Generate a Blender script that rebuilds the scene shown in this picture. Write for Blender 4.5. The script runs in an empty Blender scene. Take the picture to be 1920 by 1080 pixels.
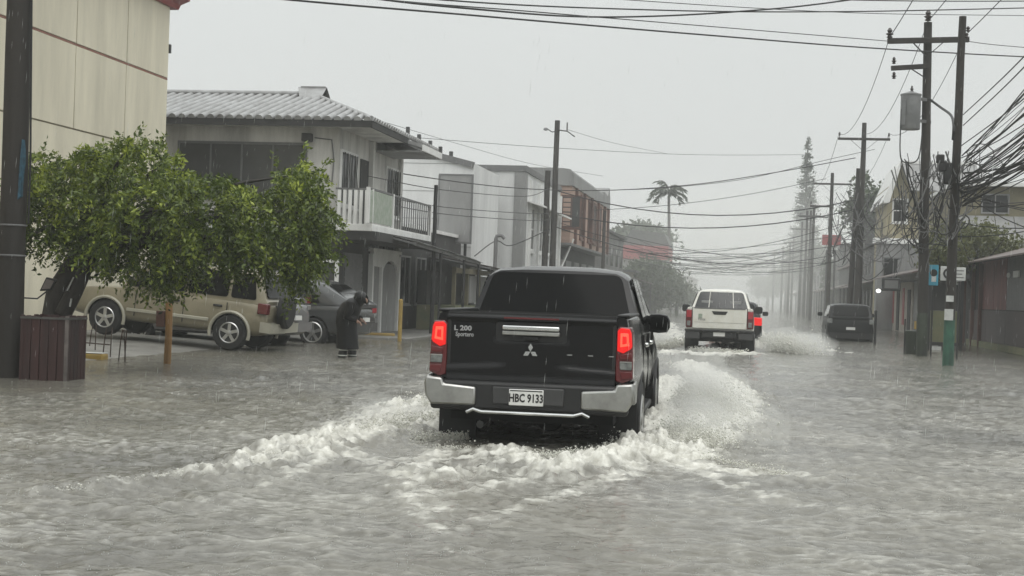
import bpy, bmesh, math, random
import numpy as np
from mathutils import Vector, Matrix

# ------------------------------------------------------------------ camera, sky, sun, exposure
random.seed(7); RNG = np.random.default_rng(7)
scene = bpy.context.scene
COL = scene.collection
F, EYE = 2780.0, 1.36
YAW, PIT, ROL = math.atan(445/F), math.atan(8.5/F), math.radians(2.0)
fw = Vector((-math.sin(YAW)*math.cos(PIT), math.cos(YAW)*math.cos(PIT), math.sin(PIT)))
r0 = Vector((math.cos(YAW), math.sin(YAW), 0)); u0 = r0.cross(fw)
rt = r0*math.cos(ROL)+u0*math.sin(ROL); up = u0*math.cos(ROL)-r0*math.sin(ROL)
cam_d = bpy.data.cameras.new('camera'); cam = bpy.data.objects.new('camera', cam_d); COL.objects.link(cam)
M3 = Matrix((rt, up, -fw)).transposed().to_4x4(); M3.translation = (0, 0, EYE)
cam.matrix_world = M3
cam_d.sensor_width = 36; cam_d.lens = 36*F/1920; cam_d.clip_end = 4000; cam_d.clip_start = .1
scene.camera = cam

world = bpy.data.worlds.new('World'); scene.world = world; world.use_nodes = True
wn, wl = world.node_tree.nodes, world.node_tree.links
bg = wn['Background']
SUN_EL, SUN_AZ = math.radians(62), math.radians(150)
sky = wn.new('ShaderNodeTexSky'); sky.sky_type = 'NISHITA'; sky.sun_disc = False
sky.sun_elevation = SUN_EL; sky.sun_rotation = SUN_AZ; sky.dust_density = 4
# rain cloud deck: grey, brighter towards the zenith as every overcast sky is
tc = wn.new('ShaderNodeTexCoord'); sp = wn.new('ShaderNodeSeparateXYZ'); wl.new(tc.outputs['Generated'], sp.inputs[0])
cr = wn.new('ShaderNodeValToRGB'); wl.new(sp.outputs['Z'], cr.inputs[0])
cr.color_ramp.elements[0].position = 0.0; cr.color_ramp.elements[0].color = (.668, .678, .668, 1)
cr.color_ramp.elements[1].position = 1.0; cr.color_ramp.elements[1].color = (1.75, 1.80, 1.78, 1)
e = cr.color_ramp.elements.new(.2); e.color = (.722, .745, .733, 1)
cn = wn.new('ShaderNodeTexNoise'); cn.inputs['Scale'].default_value = 2.2; cn.inputs['Detail'].default_value = 4
mr = wn.new('ShaderNodeMapRange'); mr.inputs[3].default_value = .94; mr.inputs[4].default_value = 1.06
wl.new(tc.outputs['Generated'], cn.inputs['Vector']); wl.new(cn.outputs[0], mr.inputs[0])
mul = wn.new('ShaderNodeMix'); mul.data_type = 'RGBA'; mul.blend_type = 'MULTIPLY'; mul.inputs[0].default_value = 1
wl.new(cr.outputs[0], mul.inputs[6]); wl.new(mr.outputs[0], mul.inputs[7])
sk = wn.new('ShaderNodeMix'); sk.data_type = 'RGBA'; sk.blend_type = 'MULTIPLY'; sk.inputs[0].default_value = 1
sk.inputs[7].default_value = (.004, .004, .004, 1); wl.new(sky.outputs[0], sk.inputs[6])
ad = wn.new('ShaderNodeMix'); ad.data_type = 'RGBA'; ad.blend_type = 'ADD'; ad.inputs[0].default_value = 1
wl.new(mul.outputs[2], ad.inputs[6]); wl.new(sk.outputs[2], ad.inputs[7]); wl.new(ad.outputs[2], bg.inputs[0])
bg.inputs[1].default_value = 1.0

sd = bpy.data.lights.new('sun', 'SUN'); sd.energy = .9; sd.angle = math.radians(40); sd.color = (1, .98, .95)
so = bpy.data.objects.new('sun', sd); COL.objects.link(so)
so.rotation_euler = (math.radians(90)-SUN_EL, 0, math.pi-SUN_AZ)

scene.view_settings.view_transform = 'Standard'; scene.view_settings.look = 'None'
scene.view_settings.exposure = 0.0; scene.view_settings.gamma = 1.0
cy = scene.cycles
cy.use_denoising = True
try: cy.denoiser = 'OPENIMAGEDENOISE'
except Exception: pass
cy.max_bounces = 5; cy.diffuse_bounces = 2; cy.glossy_bounces = 3; cy.transmission_bounces = 4
cy.volume_bounces = 1; cy.transparent_max_bounces = 6; cy.sample_clamp_indirect = 4

# ------------------------------------------------------------------ where a point of the photograph lies in the place
def ray(u, v): return fw + rt*((u-960)/F) + up*((540-v)/F)
def at(u, v, d): return Vector((0, 0, EYE)) + ray(u, v)*d
def gp(u, v, z=0.0): r = ray(u, v); return Vector((0, 0, EYE)) + r*((z-EYE)/r.z)
def onX(u, v, X): r = ray(u, v); return Vector((0, 0, EYE)) + r*(X/r.x)
def onY(u, v, Y): r = ray(u, v); return Vector((0, 0, EYE)) + r*(Y/r.y)

# ------------------------------------------------------------------ mesh helpers
class MB:
    def __init__(s): s.v = []; s.f = []
    def add(s, vs, fs):
        n = len(s.v); s.v += [tuple(p) for p in vs]; s.f += [tuple(i+n for i in f) for f in fs]; return s
    def box(s, p0, p1):
        (a, b, c), (d, e, f) = p0, p1
        return s.add([(a,b,c),(d,b,c),(d,e,c),(a,e,c),(a,b,f),(d,b,f),(d,e,f),(a,e,f)],
                     [(0,3,2,1),(4,5,6,7),(0,1,5,4),(1,2,6,5),(2,3,7,6),(3,0,4,7)])
    def bar(s, a, b, w, h=None, upv=(0,0,1)):
        h = h or w; a = Vector(a); b = Vector(b); d = (b-a).normalized(); U = Vector(upv)
        if abs(d.dot(U)) > .98: U = Vector((1, 0, 0))
        x = d.cross(U).normalized()*(w/2); z = x.normalized().cross(d).normalized()*(h/2)
        return s.add([a-x-z, a+x-z, a+x+z, a-x+z, b-x-z, b+x-z, b+x+z, b-x+z],
                     [(0,1,2,3),(7,6,5,4),(1,0,4,5),(2,1,5,6),(3,2,6,7),(0,3,7,4)])
    def loft(s, rings, cap=True, closed=True):
        n = len(rings[0]); base = len(s.v)
        for r in rings: s.v += [tuple(p) for p in r]
        for i in range(len(rings)-1):
            for j in range(n if closed else n-1):
                a = base+i*n+j; b = base+i*n+(j+1) % n
                s.f.append((a, b, b+n, a+n))
        if cap and closed:
            s.f.append(tuple(base+j for j in reversed(range(n))))
            s.f.append(tuple(base+(len(rings)-1)*n+j for j in range(n)))
        return s
    def tube(s, pts, r, n=8, cap=True):
        pts = [Vector(p) for p in pts]; rings = []
        rr = r if isinstance(r, (list, tuple)) else [r]*len(pts)
        U = Vector((0, 0, 1)); prev = None
        for i, p in enumerate(pts):
            d = (pts[min(i+1, len(pts)-1)]-pts[max(i-1, 0)])
            d = d.normalized() if d.length > 1e-9 else Vector((0, 0, 1))
            if prev is None:
                x = d.cross(U if abs(d.z) < .95 else Vector((0, 1, 0))).normalized()
            else:
                x = prev-d*prev.dot(d); x = x.normalized() if x.length > 1e-6 else d.orthogonal().normalized()
            prev = x; y = d.cross(x)
            rings.append([p+x*(rr[i]*math.cos(2*math.pi*k/n))+y*(rr[i]*math.sin(2*math.pi*k/n)) for k in range(n)])
        return s.loft(rings, cap)
    def prism(s, poly, t0, t1, plane='Y'):
        # poly in the two remaining axes; plane X: (y,z), Y: (x,z), Z: (x,y)
        def P(a, b, t): return {'X': (t, a, b), 'Y': (a, t, b), 'Z': (a, b, t)}[plane]
        n = len(poly)
        vs = [P(a, b, t0) for a, b in poly]+[P(a, b, t1) for a, b in poly]
        fs = [tuple(range(n)), tuple(range(2*n-1, n-1, -1))]+[(i, n+i, n+(i+1) % n, (i+1) % n) for i in range(n)]
        return s.add(vs, fs)
    def lathe(s, prof, n=24, axis='Z', c=(0, 0, 0), cap=True):
        rings = []
        for r, h in prof:
            ring = []
            for k in range(n):
                a = 2*math.pi*k/n; x, y = r*math.cos(a), r*math.sin(a)
                q = {'Z': (x, y, h), 'X': (h, x, y), 'Y': (y, h, x)}[axis]
                ring.append((c[0]+q[0], c[1]+q[1], c[2]+q[2]))
            rings.append(ring)
        return s.loft(rings, cap)
    def build(s, name, mat, parent=None, smooth=None, bevel=0, world=False, seg=2):
        vs = s.v
        if world and parent is not None:
            l = parent.location; vs = [(a-l[0], b-l[1], c-l[2]) for a, b, c in vs]
        me = bpy.data.meshes.new(name); me.from_pydata(vs, [], s.f); me.update()
        bm = bmesh.new(); bm.from_mesh(me); bmesh.ops.recalc_face_normals(bm, faces=bm.faces); bm.to_mesh(me); bm.free()
        if mat: me.materials.append(mat)
        if smooth:
            me.shade_smooth(); me.set_sharp_from_angle(angle=math.radians(smooth))
        o = bpy.data.objects.new(name, me); COL.objects.link(o)
        if parent: o.parent = parent
        if bevel:
            b = o.modifiers.new('bevel', 'BEVEL'); b.width = bevel; b.segments = seg; b.limit_method = 'ANGLE'; b.angle_limit = math.radians(35)
            b.harden_normals = False
            if not smooth: me.shade_smooth(); me.set_sharp_from_angle(angle=math.radians(50))
        return o

def np_mesh(name, V, T, mat, parent=None, smooth=False, attrs=None):
    V = np.asarray(V, np.float32); T = np.asarray(T, np.int32); k = T.shape[1]
    me = bpy.data.meshes.new(name)
    me.vertices.add(len(V)); me.vertices.foreach_set('co', V.ravel())
    me.loops.add(T.size); me.loops.foreach_set('vertex_index', T.ravel())
    me.polygons.add(len(T)); me.polygons.foreach_set('loop_start', np.arange(0, T.size, k, dtype=np.int32))
    try: me.polygons.foreach_set('loop_total', np.full(len(T), k, np.int32))
    except Exception: pass
    for nme, arr in (attrs or {}).items():
        a = me.attributes.new(nme, 'FLOAT', 'POINT'); a.data.foreach_set('value', np.asarray(arr, np.float32).ravel())
    me.update(calc_edges=True); me.validate()
    if smooth: me.shade_smooth()
    if mat: me.materials.append(mat)
    o = bpy.data.objects.new(name, me); COL.objects.link(o)
    if parent: o.parent = parent
    return o

def tag(o, label, cat=None, group=None, kind=None):
    if label: o['label'] = label
    if cat: o['category'] = cat
    if group: o['group'] = group
    if kind: o['kind'] = kind
    return o
def thing(name, label, cat, loc=(0, 0, 0), rotz=0, group=None):
    o = bpy.data.objects.new(name, None); COL.objects.link(o); o.location = loc; o.rotation_euler = (0, 0, rotz)
    o.empty_display_size = .3
    return tag(o, label, cat, group)
def struct(o, label=None): o['kind'] = 'structure'; tag(o, label); return o
def bake(o):
    dg = bpy.context.evaluated_depsgraph_get(); ev = o.evaluated_get(dg)
    me = bpy.data.meshes.new_from_object(ev, preserve_all_data_layers=True, depsgraph=dg)
    o.modifiers.clear(); o.data = me; return o
def cut(o, mb, mat):
    par = o.parent; o.parent = None; n0 = len(o.data.polygons); src = o.data.copy(); v0 = list(mb.v)
    for k, solver in enumerate(('EXACT', 'EXACT', 'EXACT', 'FAST')):
        mb.v = [(x+.0013*k, y+.0027*k, z+.0019*k) for x, y, z in v0]
        c = mb.build('cutter', mat); o.data = src.copy()
        m = o.modifiers.new('cut', 'BOOLEAN'); m.operation = 'DIFFERENCE'; m.solver = solver; m.object = c
        try: m.material_mode = 'TRANSFER'
        except Exception: pass
        bpy.context.view_layer.update(); bake(o); bpy.data.objects.remove(c)
        if len(o.data.polygons) > n0*.7: break
    else: o.data = src
    o.parent = par
    o.data.shade_smooth(); o.data.set_sharp_from_angle(angle=math.radians(38))
    return o
def text(name, s, size, mat, parent, loc, rot, ext=.002, align='CENTER', sx=1.0, world_loc=False, bold=0):
    cu = bpy.data.curves.new(name, 'FONT'); cu.body = s; cu.size = size; cu.extrude = ext; cu.align_x = align; cu.align_y = 'CENTER'
    cu.resolution_u = 2; cu.offset = bold
    t = bpy.data.objects.new('tmp', cu); COL.objects.link(t); bpy.context.view_layer.update()
    dg = bpy.context.evaluated_depsgraph_get(); me = bpy.data.meshes.new_from_object(t.evaluated_get(dg), depsgraph=dg)
    bpy.data.objects.remove(t)
    me.materials.clear(); me.materials.append(mat)
    o = bpy.data.objects.new(name, me); COL.objects.link(o); o.parent = parent
    o.location = loc if not world_loc else Vector(loc)-parent.location
    o.rotation_euler = rot; o.scale = (sx, 1, 1); return o

# ------------------------------------------------------------------ materials
def mat(name, col, rough=.6, metal=0, var=.15, scale=3.0, bump=0, bscale=30, spec=.5, coat=0, emit=None, estr=0, streak=0, col2=None, alpha=1, trans=0, coord='Object'):
    m = bpy.data.materials.new(name); m.use_nodes = True; nt = m.node_tree; N, L = nt.nodes, nt.links
    b = N['Principled BSDF']
    b.inputs['Roughness'].default_value = rough; b.inputs['Metallic'].default_value = metal
    b.inputs['Specular IOR Level'].default_value = spec
    if coat: b.inputs['Coat Weight'].default_value = coat; b.inputs['Coat Roughness'].default_value = .06
    if emit: b.inputs['Emission Color'].default_value = (*emit, 1); b.inputs['Emission Strength'].default_value = estr
    if trans: b.inputs['Transmission Weight'].default_value = trans
    b.inputs['Base Color'].default_value = (*col, 1)
    t = N.new('ShaderNodeTexCoord')
    if var:
        n = N.new('ShaderNodeTexNoise'); n.inputs['Scale'].default_value = scale; n.inputs['Detail'].default_value = 6; n.inputs['Roughness'].default_value = .65
        src = t.outputs[coord]
        if streak:
            mp = N.new('ShaderNodeMapping'); mp.inputs['Scale'].default_value = (1, 1, 1/streak); L.new(src, mp.inputs[0]); src = mp.outputs[0]
        L.new(src, n.inputs['Vector'])
        r = N.new('ShaderNodeMapRange'); r.inputs[1].default_value = .3; r.inputs[2].default_value = .7
        L.new(n.outputs[0], r.inputs[0])
        mx = N.new('ShaderNodeMix'); mx.data_type = 'RGBA'
        c2 = col2 or tuple(c*(1-2*var) for c in col); c1 = col if col2 else tuple(min(1, c*(1+var*.6)) for c in col)
        mx.inputs[6].default_value = (*c1, 1); mx.inputs[7].default_value = (*c2, 1)
        L.new(r.outputs[0], mx.inputs[0]); L.new(mx.outputs[2], b.inputs['Base Color'])
    if bump:
        n2 = N.new('ShaderNodeTexNoise'); n2.inputs['Scale'].default_value = bscale; n2.inputs['Detail'].default_value = 4
        L.new(t.outputs[coord], n2.inputs['Vector'])
        bp = N.new('ShaderNodeBump'); bp.inputs['Strength'].default_value = bump; bp.inputs['Distance'].default_value = .01
        L.new(n2.outputs[0], bp.inputs['Height']); L.new(bp.outputs[0], b.inputs['Normal'])
    return m
M = {}
def mk(k, *a, **kw): M[k] = mat(k, *a, **kw); return M[k]
mk('black_paint', (.005,.005,.0055), .16, spec=.28, var=.1, bump=.03, bscale=60)
mk('black_plastic', (.012,.012,.012), .5, var=.2)
mk('rubber', (.012,.012,.012), .75, var=.2)
mk('arch_dark', (.006,.006,.006), .9, var=0)
mk('chrome', (.62,.63,.62), .18, metal=1, var=.1)
mk('satin_chrome', (.42,.42,.40), .34, metal=1, var=.15, scale=6)
mk('dark_glass', (.003,.0033,.0033), .06, var=0, spec=.08)
mk('clear_glass', (.012,.014,.014), .05, var=.3, scale=2, spec=.5)
mk('lamp_red', (.10,.006,.008), .12, var=0, coat=.5)
mk('lamp_red_bright', (.35,.02,.03), .15, var=0, coat=.5)
mk('lamp_lit', (.4,.01,.008), .2, var=0, emit=(1,.004,.004), estr=.62)
mk('lamp_core', (.6,.05,.03), .2, var=0, emit=(1,.07,.035), estr=1.5)
mk('lamp_clear', (.22,.23,.22), .12, var=.3, scale=20)
mk('white_plate', (.75,.75,.72), .35, var=.1)
mk('ink', (.01,.01,.01), .6, var=0)
mk('silver_letter', (.42,.42,.42), .3, metal=.6, var=0)
mk('white_paint', (.72,.72,.67), .25, coat=.3, var=.08, scale=4, col2=(.62,.60,.52))
mk('tan_paint', (.235,.21,.145), .3, coat=.3, var=.1, metal=.2)
mk('tan_light', (.36,.345,.28), .35, var=.1, metal=.1)
mk('grey_paint', (.085,.088,.088), .22, coat=.4, metal=.4, var=.1)
mk('silver_paint', (.25,.25,.25), .25, coat=.4, metal=.5, var=.1)
mk('dark_paint', (.007,.0075,.008), .3, spec=.25, var=.1)
mk('red_paint', (.35,.03,.03), .3, coat=.3, var=.1)
mk('alloy', (.48,.48,.47), .3, metal=.8, var=.15)
mk('alloy_dark', (.16,.16,.16), .4, metal=.7, var=.2)
mk('grey_plastic', (.05,.05,.05), .5, var=.2)
mk('cream_wall', (.72,.67,.525), .75, var=.14, scale=.9, streak=7, bump=.15, bscale=20)
mk('cream_back', (.34,.30,.22), .85, var=.2, scale=.8, streak=4)
mk('red_trim', (.33,.045,.04), .5, var=.15)
mk('rust_seam', (.28,.13,.09), .7, var=.2)
mk('dirty_white', (.70,.69,.655), .8, var=.26, scale=1.4, streak=7, bump=.1)
mk('white_wall', (.74,.745,.735), .8, var=.15, scale=.5, streak=5, bump=.1)
mk('white_trim', (.76,.76,.74), .6, var=.1, scale=2, streak=3)
mk('grey_wall', (.27,.27,.265), .85, var=.18, scale=.8, streak=4, bump=.1)
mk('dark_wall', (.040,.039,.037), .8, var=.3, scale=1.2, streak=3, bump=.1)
mk('grey_trim', (.15,.15,.15), .6, var=.15)
mk('roof_metal', (.36,.365,.365), .42, metal=.15, var=.35, scale=1.6, bump=.05, col2=(.17,.165,.16))
mk('roof_under', (.035,.035,.034), .8, var=.2)
mk('rust_roof', (.10,.085,.08), .5, var=.35, scale=1.2, col2=(.10,.06,.05))
mk('pane', (.014,.015,.016), .15, var=.3, scale=.8, spec=.25)
mk('pane_grey', (.055,.058,.058), .2, var=.2, scale=1)
mk('iron', (.02,.02,.02), .5, var=.2)
mk('wood_pole', (.030,.025,.020), .75, var=.4, scale=3, streak=14, bump=.5, bscale=25, col2=(.012,.010,.008))
mk('far_pole', (.05,.045,.04), .8, var=.3, streak=8)
mk('cable', (.012,.012,.012), .6, var=0)
mk('transformer_grey', (.20,.205,.205), .45, var=.15, scale=4)
mk('ceramic', (.03,.022,.02), .3, var=0)
mk('bin_wood', (.050,.017,.015), .65, var=.45, scale=5, streak=10, bump=.4, bscale=40, col2=(.016,.008,.0075))
mk('bin_band', (.08,.078,.072), .6, var=.3)
mk('bin_edge', (.15,.13,.12), .6, var=.3, scale=4)
mk('post_wood', (.28,.15,.045), .7, var=.35, scale=4, streak=8, bump=.3, col2=(.15,.085,.03))
mk('yellow_paint', (.36,.25,.05), .6, var=.35, scale=4, col2=(.24,.16,.05))
mk('rebar', (.05,.03,.022), .8, var=.3)
mk('bark', (.035,.03,.025), .8, var=.5, scale=5, streak=4, bump=.8, bscale=30, col2=(.014,.012,.01))
mk('bark_pale', (.09,.08,.07), .8, var=.4, scale=5)
mk('brick', (.42,.285,.225), .8, var=.2, scale=1.0, col2=(.32,.225,.185))
mk('brown_wood', (.13,.06,.045), .7, var=.3, streak=3)
mk('red_panel', (.15,.036,.033), .55, var=.3, scale=2, streak=4)
mk('grey_panel', (.070,.055,.055), .6, var=.12, scale=1, streak=3)
mk('olive_wall', (.20,.18,.115), .8, var=.2, scale=1)
mk('yellow_wall', (.36,.32,.21), .8, var=.12, scale=.8, streak=4)
mk('green_paint', (.035,.115,.075), .6, var=.35, scale=5, streak=3)
mk('blue_sign', (.05,.30,.42), .5, var=.1)
mk('blue_mark', (.03,.10,.15), .6, var=.4, scale=12)
mk('dark_moss', (.035,.045,.030), .7, var=.4, scale=3, streak=3)
mk('sign_white', (.55,.56,.54), .5, var=.1, scale=8)
mk('red_sign', (.33,.05,.055), .5, var=.1)
mk('beige_front', (.42,.38,.33), .7, var=.15)
mk('pale_green', (.22,.28,.20), .6, var=.4, scale=5, col2=(.40,.42,.38))
mk('moss_wall', (.20,.18,.10), .8, var=.4, scale=1.5, col2=(.10,.13,.07))
mk('rain_coat', (.005,.005,.0055), .45, spec=.25, var=.2, scale=8, bump=.3, bscale=12)
mk('reflective', (.55,.56,.52), .4, var=0)
mk('skin', (.22,.13,.09), .6, var=.1)
mk('lamp_white', (.8,.8,.75), .3, var=0, emit=(1,.98,.92), estr=6)
mk('far_grey', (.19,.19,.185), .85, var=.2, scale=.5)
mk('far_light', (.34,.34,.33), .85, var=.15, scale=.5)
mk('far_dark', (.09,.09,.088), .85, var=.2, scale=.5)
mk('asphalt', (.05,.05,.048), .8, var=.2, bump=.3, bscale=60)
mk('concrete', (.20,.195,.18), .55, var=.22, scale=1.2, bump=.2)
mk('interior', (.10,.10,.10), .8, var=0)
mk('seat', (.30,.30,.29), .8, var=0)
# ------------------------------------------------------------------ noise in numpy
_perm = np.random.default_rng(3).permutation(512).astype(np.int64)
_perm = np.concatenate([_perm, _perm]); _ga = np.random.default_rng(5).uniform(0, 2*np.pi, 1024); _gx, _gy = np.cos(_ga), np.sin(_ga)
def pn(x, y):
    xi = np.floor(x).astype(np.int64); yi = np.floor(y).astype(np.int64); xf = x-xi; yf = y-yi
    xi &= 511; yi &= 511
    def g(ix, iy, fx, fy):
        h = _perm[_perm[ix & 511]+(iy & 511)] ; return _gx[h]*fx+_gy[h]*fy
    u = xf*xf*xf*(xf*(xf*6-15)+10); v = yf*yf*yf*(yf*(yf*6-15)+10)
    a = g(xi, yi, xf, yf); b = g(xi+1, yi, xf-1, yf); c = g(xi, yi+1, xf, yf-1); d = g(xi+1, yi+1, xf-1, yf-1)
    return (a+(b-a)*u)+((c+(d-c)*u)-(a+(b-a)*u))*v
def fbm(x, y, o=4, gain=.5):
    s = 0; a = 1; t = 0
    for i in range(o): s = s+a*pn(x*2**i+i*17.3, y*2**i+i*9.1); t += a; a *= gain
    return s/t
def sstep(a, b, x): t = np.clip((x-a)/(b-a), 0, 1); return t*t*(3-2*t)

# ------------------------------------------------------------------ the setting: road, lot, pavements, flood water
DEP = -.14
struct(MB().box((-800, -800, -.5), (800, 800, DEP)).build('road', M['asphalt']), 'flooded asphalt street under the brown water')
# lot in front of the cream building rises gently from the water
g = MB()
xs = [-8.2, -9.2, -10.5, -12.0, -14.7]; zs = [-.135, -.06, -.012, .09, .19]
g.loft([[(x, 14, -.3), (x, 14, z), (x, 39, z), (x, 39, -.3)] for x, z in zip(xs, zs)])
struct(g.build('parking_lot', M['concrete'], smooth=20), 'wet concrete lot rising out of the flood by the cream building')
g = MB().box((-11.2, 39.0, -.3), (-9.1, 130, .03)); struct(g.build('pavement_left', M['concrete'], bevel=.02), 'wet pavement before the balcony house and its neighbours')
g = MB().box((6.2, 30, -.3), (9.0, 140, -.02)); struct(g.build('pavement_right', M['concrete'], bevel=.02), 'wet pavement before the shops across the street')

BX, BY = -1.85, 12.72      # tail of the black pickup
WX, WY = -.74, 39.0        # tail of the white pickup

def poly_dist(X, Y, pts):
    best = np.full(X.shape, 1e9); tt = np.zeros(X.shape); n = len(pts)-1
    for i in range(n):
        ax, ay = pts[i]; bx, by = pts[i+1]; dx, dy = bx-ax, by-ay; L2 = dx*dx+dy*dy+1e-9
        t = np.clip(((X-ax)*dx+(Y-ay)*dy)/L2, 0, 1); d = np.hypot(X-ax-t*dx, Y-ay-t*dy)
        m = d < best; best = np.where(m, d, best); tt = np.where(m, (i+t)/n, tt)
    return best, tt
def gl(ps): return [tuple(gp(u, v)[:2]) for u, v in ps]
CREST = [  # (pixels on the water, width start, width end, foam start, foam end, height start, height end)
    (gl([(815,800),(735,812),(650,828),(570,850),(500,872),(430,893),(330,905),(230,916),(140,925),(60,935),(-40,948)]), .60, .12, 1.35, .62, .24, .03),
    (gl([(800,770),(740,790),(660,806),(600,822)]), .9, .5, 1.25, .85, .20, .05),
    (gl([(640,850),(720,880),(775,915),(815,955),(850,985),(880,1005)]), .34, .12, .95, .78, .05, .015),
    (gl([(760,890),(830,905),(900,897),(955,872),(1010,890)]), .34, .22, 1.0, .95, .10, .12),
    (gl([(905,868),(950,852),(985,878),(1040,897),(1110,885),(1170,862),(1222,842)]), .24, .34, 1.1, 1.4, .15, .26),
    (gl([(1225,850),(1290,878),(1380,893),(1480,900),(1570,906)]), .50, .35, 1.2, .8, .08, .03),
    (gl([(1245,862),(1300,830),(1350,790),(1370,750),(1330,715),(1290,690)]), .65, .6, 1.4, 1.3, .18, .26),
    (gl([(1215,820),(1255,770),(1260,720)]), .4, .4, 1.4, 1.3, .20, .26),
    (gl([(820,1018),(850,1040),(880,1062)]), .05, .03, .75, .65, .015, .01),
    (gl([(340,1018),(375,1012),(420,1006)]), .035, .02, .8, .6, .02, .01),
    (gl([(825,850),(775,895),(765,935),(800,975),(850,1010)]), .30, .16, 1.05, .80, .07, .025),
    (gl([(1010,890),(945,915),(880,930),(800,928),(720,920)]), .26, .18, 1.0, .80, .06, .03),
    (gl([(1215,855),(1160,900),(1060,935),(960,962),(880,985)]), .30, .18, 1.05, .72, .07, .02),
    (gl([(640,850),(560,890),(460,925),(340,952),(230,965)]), .24, .12, .95, .68, .05, .02),
    (gl([(1290,880),(1400,925),(1540,955),(1700,968),(1850,972)]), .34, .24, .95, .66, .04, .02),
    (gl([(1420,880),(1560,890),(1700,900),(1920,912)]), .30, .30, .72, .62, .03, .02),
    # white pickup's bow waves
    (gl([(1270,662),(1235,668),(1200,672)]), .9, .5, 1.1, .7, .16, .05),
    (gl([(1412,655),(1440,657),(1480,658),(1530,660),(1580,662)]), 1.3, .9, 1.45, .9, .50, .08),
    (gl([(1425,640),(1460,644),(1500,650)]), 1.7, 1.2, 1.4, 1.0, .50, .2),
    (gl([(1285,664),(1340,668),(1400,664)]), .9, .9, 1.2, 1.2, .12, .12),
    (gl([(1260,640),(1250,620),(1252,606)]), 1.2, 1.2, 1.1, .9, .15, .12),
]
def surf(X, Y, fine=True):
    """water level and foam cover, with painted ripple sheen, at X, Y"""
    R = np.hypot(X, Y)
    wx = .10*pn(X/.5+9, Y/.5+1); wy = .08*pn(X/.45+2, Y/.6+8)
    h = .030*fbm(X/1.2+3, Y/.8, 3)+.052*fbm((X+wx)/.50, (Y+wy)/.27+7, 3, .55)
    if fine:
        n1 = pn((X+wx)/.34+31, (Y+wy)/.135); n2 = pn(X/.16+5, Y/.066+2)
        amp = np.clip(.62+1.25*fbm(X/1.9+12, Y/1.3+45, 3), .32, 1.3)
        h = h+amp*(.0295*(1-np.abs(n1)*2.2)+.0145*n2)*np.clip(1.6-R/30, .15, 1)
    # calmer in the lee of the lot
    calm = np.clip((X+9.5)/2.0, .25, 1); h = h*calm
    mask = np.zeros(X.shape); hh = np.zeros(X.shape)
    for pts, w0, w1, f0, f1, a0, a1 in CREST:
        d, t = poly_dist(X, Y, pts); w = w0+(w1-w0)*t; k = np.exp(-(d/w)**2)
        mask = np.maximum(mask, (f0+(f1-f0)*t)*k); hh = np.maximum(hh, (a0+(a1-a0)*t)*np.exp(-(d/(w*.9))**2))
    rough = fbm(X/.30+50, Y/.22, 4, .62)
    r2 = fbm(X/.11+5, Y/.09+60, 3, .6)
    r3 = fbm(X/.05+15, Y/.045+6, 2)
    h = h+.74*hh*np.clip(.62+1.5*rough+.75*r2+.35*r3, .0, 1.7)
    # churned patch behind and beside the black pickup
    ch = np.exp(-(((X-BX)/1.7)**2+((Y-BY+1.2)/1.6)**2)); h = h+ch*(.05*fbm(X/.5, Y/.35+90, 4)-.015)
    wake = np.exp(-(((X-BX+.15*(BY-Y))/(.9+.28*np.clip(BY-Y, 0, 9)))**2))*sstep(BY+.5, BY-1.0, Y)*np.exp(-np.clip(BY-Y, 0, 20)/3.2)
    mask = np.maximum(mask, .86*wake); mask = np.maximum(mask, .95*ch)
    ww = np.exp(-((X-WX)/2.2)**2)*np.exp(-((Y-WY+4)/7)**2); mask = np.maximum(mask, .62*ww)
    far = sstep(60, 95, Y)*np.exp(-((X-.5)/3.5)**2)*.5; mask = np.maximum(mask, far)
    mid = np.exp(-((Y-10.6-.06*X)/1.6)**2)*.60; mask = np.maximum(mask, mid)
    n = .5+.95*fbm(X/.26+11, Y/.15+4, 5, .66)+.12*fbm(X/2.2, Y/1.6+40, 2)
    foam = sstep(.0, .60, mask*.92+n-1.04+.20*r2)*np.clip(mask*1.1, 0, 1)*np.clip(.78+.9*r2+.5*rough, .25, 1)
    f1 = np.clip(1-np.abs(pn((X+wx)/.38+21, (Y+wy)/.17+14))*3.2, 0, 1)**2; f2 = np.clip(1-np.abs(pn((X+wx)/.17+61, (Y-wy)/.075+4))*3.0, 0, 1)**2
    patch = np.clip(.55+1.5*fbm(X/1.7+70, Y/1.1+33, 3), 0, 1)
    cr_ = np.clip(1-np.abs(n1)*3.4, 0, 1)**2 if fine else 0
    foam_sheen = np.clip(.25*cr_+.10*f1+.24*f2, 0, .45)*(.15+.85*patch)*np.clip(1.3-R/45, .15, 1)  # pale streaks: thin foam, also painting the sky's sheen on the ripples
    foam = np.maximum(foam, foam_sheen*calm)
    flecks = sstep(.80, .95, .5+.8*fbm(X/.12+77, Y/.055+8, 3, .6))*.55*np.clip(1-R/40, 0, 1)
    return h, np.clip(np.maximum(foam, flecks*calm), 0, 1)

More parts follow.
